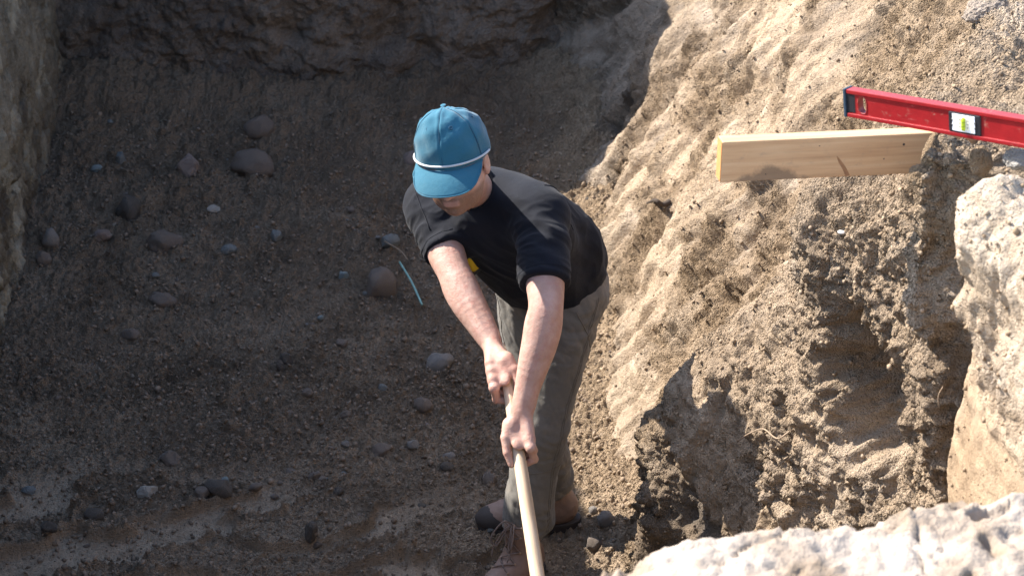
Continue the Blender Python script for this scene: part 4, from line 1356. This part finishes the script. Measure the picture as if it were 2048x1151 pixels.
vb = lev('vial_window', bevel_box_mesh('vial_window', .074, .024, LH_ - .0165, .0025, 2, (VX, .0118, 0)), MAT['black'])
lev('label_plate', bevel_box_mesh('label_plate', .052, .002, .034, .0008, 2, (VX - .001, -.0005, 0)), MAT['white'], vb)
lev('vial_backing', bevel_box_mesh('vial_backing', .025, .002, .026, .0006, 1, (VX, -.0013, 0)), MAT['cream'], vb)
lev('vial', tube_mesh('vial', [(VX, -.003, z) for z in np.linspace(-.013, .013, 8)], [.003] + [.0042] * 6 + [.003], 12), MAT['vial'], vb, True)
for z in (-.004, .004):
    lev('gauge_line', tube_mesh('gauge_line', [(VX + .0046 * math.cos(a), -.003 + .0046 * math.sin(a), z) for a in np.linspace(0, 2 * math.pi, 17)], .0004, 5, cap=False), MAT['black'], vb, True)
for x in (-.009, .009):
    for z in (-.007, 0.0, .007):
        lev('graduation', bevel_box_mesh('graduation', .004, .0004, .0012, 0, 1, (VX + x, -.0025, z)), MAT['black'], vb)
for x, z in ((VX - .0275, .004), (VX + .0255, .004), (VX - .0275, -.006), (VX + .0255, -.006)):
    lev('notch', bevel_box_mesh('notch', .004, .003, .005, .0008, 1, (x, -.0006, z)), MAT['black'], vb)

# ------------------------------------------------------------------ stones
def stone_mat(name, c, var=.3, scale=40, soil=.85):
    m, nt, b = new_mat(name); n = NB(nt)
    cc = n.mix(n.rng(n.noise(scale, 6, .65), .3, .7), tuple(x * (1 - var) for x in c), tuple(x * (1 + var) for x in c))
    cc = n.mix(n.rng(n.noise(140, 4, .7), .58, .7, 0, .5), cc, tuple(min(1, x * 1.8) for x in c))
    cc = n.mix(n.rng(n.noise(26, 5, .7), .46, .60, 0, soil), cc, (0.22, 0.168, 0.124))      # clinging soil
    nt.links.new(cc, b.inputs['Base Color'])
    b.inputs['Roughness'].default_value = .72
    nt.links.new(n.bump(n.noise(75, 6, .7), .014, .8), b.inputs['Normal'])
    return m
SM = {'grey': stone_mat('grey_stone', (0.30, 0.275, 0.25), soil=.55), 'brown': stone_mat('brown_stone', (0.21, 0.168, 0.138), soil=.7),
      'dark': stone_mat('dark_stone', (0.075, 0.068, 0.06)), 'pale': stone_mat('pale_stone', (0.50, 0.47, 0.42), .25, 70, .3),
      'blue': stone_mat('blue_grey_stone', (0.22, 0.245, 0.245), soil=.5), 'bluebright': stone_mat('pale_blue_stone', (0.28, 0.35, 0.36), .2, soil=.35),
      'pink': stone_mat('pinkish_stone', (0.31, 0.24, 0.205), soil=.35), 'soil': None}
def stone_mesh(name, seed, sub=3, ang=0.0, rough=.12):
    bm = bmesh.new(); bmesh.ops.create_icosphere(bm, subdivisions=sub, radius=1.0)
    co = np.array([v.co for v in bm.verts])
    rs = np.random.default_rng(seed)
    for _ in range(int(3 + 9 * ang)):             # planar flats
        nrm_ = nrm(rs.normal(size=3)); k = rs.uniform(.62, .9)
        dd = co @ nrm_; co = co - np.outer(np.clip(dd - k, 0, None) * (.55 + .4 * ang), nrm_)
    co = co * (1 + rough * fbm(co + seed * 3.7, 1.3, 3, .5, seed * 1.1))[:, None]
    for v, c in zip(bm.verts, co): v.co = c
    m_ = bpy.data.meshes.new(name); bm.to_mesh(m_); bm.free(); return m_
STONES = [  # px, py, width px, height px, colour, angularity, embed, label
    (378, 318, 54, 54, 'pink', .8, .30, 'flat triangular pinkish stone leaning on the dark rubble by the far wall'),
    (508, 240, 66, 52, 'brown', .4, .30, 'large rounded brown boulder at the foot of the far wall'),
    (516, 312, 96, 56, 'brown', .6, .45, 'wide flat brown slab half buried below the large boulder'),
    (765, 555, 62, 74, 'brown', .1, .22, 'big round brown cobble left of the green straw'),
    (880, 713, 62, 44, 'grey', .1, .25, 'smooth oval grey stone left of the upper hand'),
    (850, 800, 38, 32, 'brown', .0, .25, 'round brown pebble just below the smooth oval grey stone'),
    (822, 877, 32, 24, 'grey', .7, .3, 'blocky grey stone left of the lower hand'),
    (765, 891, 44, 26, 'brown', .3, .35, 'long brownish stone left of the blocky grey stone'),
    (434, 964, 62, 44, 'dark', .5, .25, 'dark chunky stone at the end of the scraped hollow'),
    (452, 953, 18, 18, 'bluebright', .3, .15, 'small pale blue stone touching the dark chunky stone'),
    (404, 977, 34, 28, 'brown', .2, .3, 'brown stone tucked against the dark chunky stone'),
    (290, 974, 44, 28, 'pale', .9, .25, 'rough whitish speckled stone on the left part of the floor'),
    (187, 1018, 42, 28, 'dark', .3, .3, 'dark rounded stone below the whitish speckled stone'),
    (105, 1046, 40, 24, 'dark', .6, .3, 'dark low stone near the bottom left corner'),
    (62, 970, 34, 15, 'blue', .1, .35, 'thin blue-grey pebble at the far left of the floor'),
    (627, 1062, 30, 44, 'dark', .6, .25, 'upright dark wedge stone standing in the smooth scraped patch'),
    (640, 1084, 20, 18, 'brown', .3, .3, 'small brown stone at the foot of the dark wedge stone'),
    (574, 706, 30, 26, 'dark', .7, .3, 'dark flat stone, upper one of a leaning pair'),
    (566, 724, 18, 30, 'dark', .8, .2, 'thin dark stone, lower one of a leaning pair'),
    (684, 541, 20, 22, 'bluebright', .6, .25, 'small pale blue chip left of the big round cobble'),
    (635, 632, 14, 10, 'bluebright', .4, .3, 'tiny pale blue chip below the other blue chip'),
    (97, 468, 34, 44, 'grey', .1, .2, 'round grey cobble against the left wall'),
    (90, 506, 34, 32, 'brown', .2, .3, 'brown cobble just below the grey one against the left wall'),
    (256, 402, 50, 60, 'dark', .3, .4, 'dark boulder sunk in the rubble near the left wall'),
    (188, 330, 24, 18, 'bluebright', .7, .2, 'bright pale blue stone in the far left corner'),
    (240, 305, 26, 30, 'blue', .7, .3, 'blue-grey stone right of the bright pale blue one'),
    (553, 459, 26, 30, 'blue', .5, .3, 'blue-grey stone in the middle of the far floor'),
    (433, 412, 28, 14, 'pale', .1, .3, 'small pale oval pebble under the triangular stone'),
    (201, 459, 34, 32, 'pink', .8, .3, 'broken pinkish stone lying near the left wall'),
    (325, 472, 74, 48, 'brown', .3, .5, 'broad brown stone mostly buried on the left of the floor'),
    (455, 490, 34, 26, 'blue', .6, .4, 'blue-grey stone right of the broad buried brown one'),
    (822, 303, 44, 40, 'pink', .2, .3, 'pinkish stone just behind the shoulder of the man'),
    (1207, 1030, 36, 30, 'grey', .1, .15, 'sunlit grey stone right of the boots'),
    (1181, 1014, 20, 18, 'grey', .2, .2, 'small sunlit stone touching the grey one right of the boots'),
    (1185, 1076, 34, 30, 'brown', .3, .3, 'brown stone in the shadow right of the boots'),
    (887, 925, 32, 20, 'dark', .2, .3, 'low dark stone left of the shovel handle'),
    (985, 945, 36, 26, 'brown', .3, .35, 'brown stone beside the trouser leg'),
    (905, 902, 26, 14, 'grey', .3, .35, 'small grey stone above the low dark stone'),
    (515, 969, 32, 18, 'brown', .4, .35, 'low brown stone right of the dark chunky stone'),
    (635, 941, 30, 22, 'brown', .3, .35, 'brown pebble above the smooth scraped patch'),
    (690, 676, 26, 18, 'brown', .2, .3, 'brown pebble in the middle of the floor'),
    (690, 820, 24, 18, 'brown', .3, .3, 'brown pebble below the middle of the floor'),
    (615, 776, 24, 18, 'brown', .3, .3, 'brown pebble left of centre on the floor'),
    (770, 766, 22, 14, 'blue', .4, .3, 'small blue-grey pebble left of the shovel handle top'),
    (346, 906, 46, 36, 'brown', .8, .4, 'crumbling brown lump on the left of the floor'),
    (785, 470, 40, 34, 'blue', .3, .35, 'blue-grey cobble by the arm of the man'),
    (688, 880, 22, 14, 'grey', .3, .3, 'small grey pebble left of the long brownish stone'),
    (255, 660, 40, 26, 'brown', .3, .5, 'faint brown stone sunk in the left of the floor'),
    (330, 585, 60, 34, 'brown', .5, .5, 'low brown lump in the left middle of the floor'),
]
for i, (px, py, w, h, colr, ang, emb, lab) in enumerate(STONES):
    c, k = hit(px, py + h * .3, FP, FLOOR_V)
    if c is None: continue
    d = FP[2][k]
    rx = w / 2 / FPX * d * 1.0; rz = h / 2 / FPX * d * 1.08; emb = min(.5, emb + .16)
    me = stone_mesh('stone', 100 + i, 3, min(1, ang + .3), .34)
    o = link('stone', me, SM[colr], smooth=ang < .75)
    o.scale = (rx, (rx + rz) * .5, rz)
    o.location = (c[0], c[1] + rz * .3, c[2] + rz * (1 - 2 * emb) * .75)
    if lab.startswith('flat tri'): o.rotation_euler = (math.radians(-25), math.radians(20), .3)
    elif lab.startswith('thin dark'): o.rotation_euler = (0, math.radians(-22), .2)
    elif lab.startswith('upright'): o.rotation_euler = (0, math.radians(6), .1)
    else: o.rotation_euler = (random.uniform(-.25, .25), random.uniform(-.2, .2), random.uniform(-.4, .4))
    tag(o, lab, 'stone', 'stones on the pit floor')

# loose pebbles
vis = np.where((FP[0] > -40) & (FP[0] < 1300) & (FP[1] > 220) & (FP[1] < 1170))[0]
wgt = np.clip(FP[1][vis] - 150, 60, None) * np.where(FP[1][vis] > 250, 1, .3) * FP[2][vis] ** 0.0
rs = np.random.default_rng(77)
pick = rs.choice(vis, 110, replace=False)
pms = [stone_mesh('pebble', 300 + q, 2, rs.uniform(0, .7), .15) for q in range(9)]
keys = ['grey', 'brown', 'brown', 'dark', 'brown', 'blue', 'brown', 'pink', 'brown']
for m_, kk in zip(pms, keys): m_.materials.append(SM[kk]); m_.polygons.foreach_set('use_smooth', np.ones(len(m_.polygons), bool))
for q, k in enumerate(pick):
    c = FLOOR_V[k]
    r = .004 + .011 * rs.random() ** 2.2
    o = bpy.data.objects.new('pebble', pms[q % 9]); COL.objects.link(o)
    o.location = (c[0], c[1], c[2] + r * .25); o.scale = (r * rs.uniform(.9, 1.5), r * rs.uniform(.9, 1.3), r * rs.uniform(.6, .9))
    o.rotation_euler = (rs.uniform(-.3, .3), rs.uniform(-.3, .3), rs.uniform(0, 6))
    tag(o, 'small loose pebble scattered among the crumbs of the dark pit floor', 'pebble', 'loose pebbles on the pit floor')

# ------------------------------------------------------------------ soil crumbs (uncountable)
def crumb_cloud(name, pts, nor, rmin, rmax, mat, label, seed, tone):
    rs = np.random.default_rng(seed)
    bm = bmesh.new(); bmesh.ops.create_icosphere(bm, subdivisions=1, radius=1.0)
    base = np.array([v.co for v in bm.verts]); tri = np.array([[v.index for v in f.verts] for f in bm.faces]); bm.free()
    n = len(pts)
    R = rmin + (rmax - rmin) * rs.random(n) ** 3
    ax = rs.normal(size=(n, 3, 3)); q, _ = np.linalg.qr(ax)
    jit = 1 + .28 * rs.normal(size=(n, len(base), 1)).clip(-1.5, 1.5)
    sc = R[:, None] * rs.uniform(.6, 1.15, (n, 3))
    q[np.linalg.det(q) < 0, :, 0] *= -1
    V = np.einsum('nij,nkj->nki', q, (base[None] * jit) * sc[:, None, :]) + (pts + nor * R[:, None] * .35)[:, None, :]
    F = tri[None] + (np.arange(n) * len(base))[:, None, None]
    me = quads_mesh(name, V.reshape(-1, 3), F.reshape(-1, 3))
    attr(me, 'tone', np.repeat(tone, len(base)))
    return tag(link(name, me, mat), label, None, None, 'stuff')
pk_ = rs.choice(vis, 16000, replace=False)
fl_sl = np.empty(len(FLOOR_V), np.float32); floor_obj.data.attributes['slick'].data.foreach_get('value', fl_sl)
fl_sd = np.empty(len(FLOOR_V), np.float32); floor_obj.data.attributes['sand'].data.foreach_get('value', fl_sd)
pk_ = pk_[(fl_sl[pk_] < .3) | (rs.random(len(pk_)) < .12)]
def crumb_mat(name, lo, mid, hi):
    m, nt, b = new_mat(name); n = NB(nt)
    c = n.ramp(n.attr('tone'), [(0.0, lo), (0.5, mid), (1.0, hi)])
    c = n.mix(n.rng(n.noise(260, 3, .6), .35, .65, 0, .4), c, n.mix(.5, c, lo, 'MULTIPLY'))
    nt.links.new(c, b.inputs['Base Color']); b.inputs['Roughness'].default_value = .95; b.inputs['Specular IOR Level'].default_value = .1
    return m
MAT['crumb_floor'] = crumb_mat('floor_crumb_soil', (0.13, 0.098, 0.073), (0.25, 0.192, 0.143), (0.37, 0.28, 0.19))
MAT['crumb_bank'] = crumb_mat('bank_crumb_soil', (0.13, 0.10, 0.075), (0.33, 0.245, 0.162), (0.55, 0.46, 0.37))
crumb_cloud('soil_crumbs', FLOOR_V[pk_], np.tile([0, 0, 1.0], (len(pk_), 1)), .0018, .010, MAT['crumb_floor'], 'loose soil crumbs strewn over the pit floor', 5,
            np.clip(rs.uniform(.1, .55, len(pk_)) + .5 * fl_sd[pk_], 0, 1))
bv = np.where((BP[0] > 1080) & (BP[0] < 2080) & (BP[1] > -20) & (BP[1] < 1160) & (BANK_V[:, 2] > .02))[0]
bsl = np.empty(len(BANK_V), np.float32); bank_obj.data.attributes['slick'].data.foreach_get('value', bsl)
bdm = np.empty(len(BANK_V), np.float32); bank_obj.data.attributes['damp_shade'].data.foreach_get('value', bdm)
bpl = np.empty(len(BANK_V), np.float32); bank_obj.data.attributes['pale'].data.foreach_get('value', bpl)
bk = rs.choice(bv, 11000, replace=False)
bk = bk[(bsl[bk] < .4) | (rs.random(len(bk)) < .25)]
sg = np.sign((BANK_N[bk] * np.array([-1, -.2, .3])).sum(1))[:, None]
crumb_cloud('bank_crumbs', BANK_V[bk], BANK_N[bk] * sg, .0018, .0068, MAT['crumb_bank'], 'sandy crumbs clinging to the sunlit bank', 6,
            np.clip(rs.uniform(.22, .55, len(bk)) - .4 * bdm[bk] + .2 * bpl[bk], 0, 1))

# ------------------------------------------------------------------ small things on the ground and the bank
MAT['straw'] = simple_mat('green_straw', (0.22, 0.40, 0.36), .4, .15, 60)
MAT['root'] = simple_mat('dry_root', (0.30, 0.22, 0.15), .9, .3, 90, bump=.001)
MAT['darkroot'] = simple_mat('dark_root', (0.05, 0.035, 0.025), .9, .3, 90, bump=.001)
MAT['chip'] = simple_mat('white_chip', (0.75, 0.73, 0.70), .7, .1, 60)
def ground_line(pix, lift, P=FP, V=FLOOR_V):
    out = []
    for (px, py), l in zip(pix, lift):
        c, k = hit(px, py, P, V, 9)
        if c is not None: out.append(c + np.array([0, 0, l]))
    return out
p = ground_line([(806, 532), (851, 611)], (.035, .02)); p = [p[0], p[0] * .5 + p[1] * .5 + np.array([.004, 0, .004]), p[1]]
tag(link('plastic_straw', tube_mesh('plastic_straw', spline(p, 16), .0042, 8), MAT['straw']), 'pale green straw lying beside the big round cobble', 'straw')
p = ground_line([(778, 488), (808, 530)], (.03, .035)); p = [p[0], p[0] * .4 + p[1] * .6 + np.array([.006, 0, .008]), p[1]]
tag(link('dry_twig', tube_mesh('dry_twig', spline(p, 16), .0022, 6), MAT['root']), 'thin curved twig above the pale green straw', 'twig')
def bank_line(pix, lift):
    out = []
    for (px, py), l in zip(pix, lift):
        c, k = hit(px, py, BP, BANK_V, 9)
        if c is not None:
            v = nrm(CAM - c); out.append(c + v * l)
    return out
p = bank_line([(1466, 878), (1492, 868), (1520, 864), (1548, 868), (1570, 862)], (.02, .022, .018, .012, .0))
if len(p) > 2: tag(link('dry_root', tube_mesh('dry_root', spline(p, 24), list(np.linspace(.0014, .0026, 24)), 6), MAT['root']), 'thin pale root poking out of the shaded part of the bank', 'root')
p = bank_line([(1286, 398), (1302, 392), (1318, 402), (1332, 398)], (.015, .03, .025, .0))
if len(p) > 2: tag(link('dark_root', tube_mesh('dark_root', spline(p, 20), list(np.linspace(.004, .012, 20)), 8), MAT['darkroot']), 'short dark root stub on the sunlit slope behind the man', 'root')
p = bank_line([(1872, 808), (1879, 795), (1886, 780)], (.012, .018, .02))
if len(p) > 2: tag(link('dry_stalk', tube_mesh('dry_stalk', spline(p, 12), .0013, 5), MAT['root']), 'short dry stalk in the dark cleft of the bank', 'stalk')
c, k = hit(1675, 462, BP, BANK_V, 9)
o = link('plaster_chip', stone_mesh('plaster_chip', 901, 2, .9), MAT['chip'], smooth=False); o.location = c + nrm(CAM - c) * .004; o.scale = (.011, .008, .004)
tag(o, 'small white chip lying on top of the earth fin under the board', 'chip')

# clods sitting on the right-hand rim
def clod(px, py, d, rx, ry, rz, seed, mat, lab):
    c = at_depth(px, py, d)
    bm = bmesh.new(); bmesh.ops.create_icosphere(bm, subdivisions=6, radius=1.0)
    co = np.array([v.co for v in bm.verts])
    rs_ = np.random.default_rng(seed)
    for _ in range(8):
        nn = nrm(rs_.normal(size=3)); k_ = rs_.uniform(.6, .9); dd = co @ nn
        co = co - np.outer(np.clip(dd - k_, 0, None) * .8, nn)
    co = co * (1 + .20 * fbm(co + seed, 1.6, 4, .55, seed * 1.0, 1) + .05 * fbm(co + seed, 7, 3, .6, seed * 2.0, 1))[:, None]
    for v, q in zip(bm.verts, co): v.co = (q[0] * rx, q[1] * ry, q[2] * rz)
    m_ = bpy.data.meshes.new('earth_clod'); bm.to_mesh(m_); bm.free()
    for nm, val in (('slick', 0), ('pale', .0 if mat.name == 'bank_clod' else .6), ('damp_shade', 0), ('sand', 0)): attr(m_, nm, np.full(len(m_.vertices), val))
    o = link('earth_clod', m_, mat); o.location = c
    return tag(o, lab, 'clod', 'clods on the right rim')
MAT['bankclod'] = soil_mat('bank_clod', *SAND, pale=(0.5, 0.4, 0.3), damp_shade=(.1, .09, .07), bump=1.6)
MAT['clod'] = soil_mat('grey_clod', (0.17, 0.15, 0.125), (0.29, 0.265, 0.23), (0.42, 0.39, 0.35), pale=(0.5, 0.47, 0.43), damp_shade=(.1, .09, .07))
clod(1995, 168, 4.75, .085, .075, .060, 41, MAT['clod'], 'grey cracked clod of clay behind the red level')
clod(1962, 322, 4.12, .022, .03, .030, 46, MAT['bankclod'], 'narrow brown lump of earth under the middle of the red level')
clod(2036, 318, 4.02, .028, .028, .020, 42, MAT['clod'], 'small grey clod right under the red level')
clod(1866, 318, 4.25, .030, .045, .062, 44, MAT['bankclod'], 'ragged lump of earth packed against the right end of the board')
clod(1842, 352, 4.24, .026, .035, .028, 45, MAT['bankclod'], 'small lump of earth under the right end of the board')
clod(1985, 28, 5.10, .085, .08, .05, 43, MAT['rim'], 'pale dry clod in the top right corner')

# ------------------------------------------------------------------ tape measure on the belt
MAT['yellow'] = simple_mat('yellow_plastic', (0.75, 0.52, 0.015), .4, .08, 40)
tc_ = at_depth(948, 520, 5.84)
tape = empty('tape_measure', tuple(tc_ - np.array([0, 0, .035])))
tag(tape, 'yellow tape measure clipped at the hip of the man', 'tape measure')
tx = nrm([.55, -.80, -.1]); tz = nrm(np.array([-.55, 0, 1.0]) - tx * np.dot([-.55, 0, 1.0], tx)); ty = np.cross(tz, tx)
for nm, sx_, sy_, sz_, mt, of in (('case', .030, .046, .070, 'yellow', (0, 0, 0)), ('side_panel', .004, .048, .05, 'black', (-.018, 0, 0)), ('belt_clip', .003, .018, .05, 'steel', (-.021, 0, .006)), ('bumper', .034, .052, .012, 'black', (0, 0, -.028))):
    o = link(nm, bevel_box_mesh(nm, sx_, sy_, sz_, min(sx_, sy_, sz_) * .3, 3, of), MAT[mt])
    o.parent = tape; o.matrix_parent_inverse = Matrix.Translation(tape.location).inverted(); o.matrix_basis = frame_matrix(tx, ty, tz, tc_)
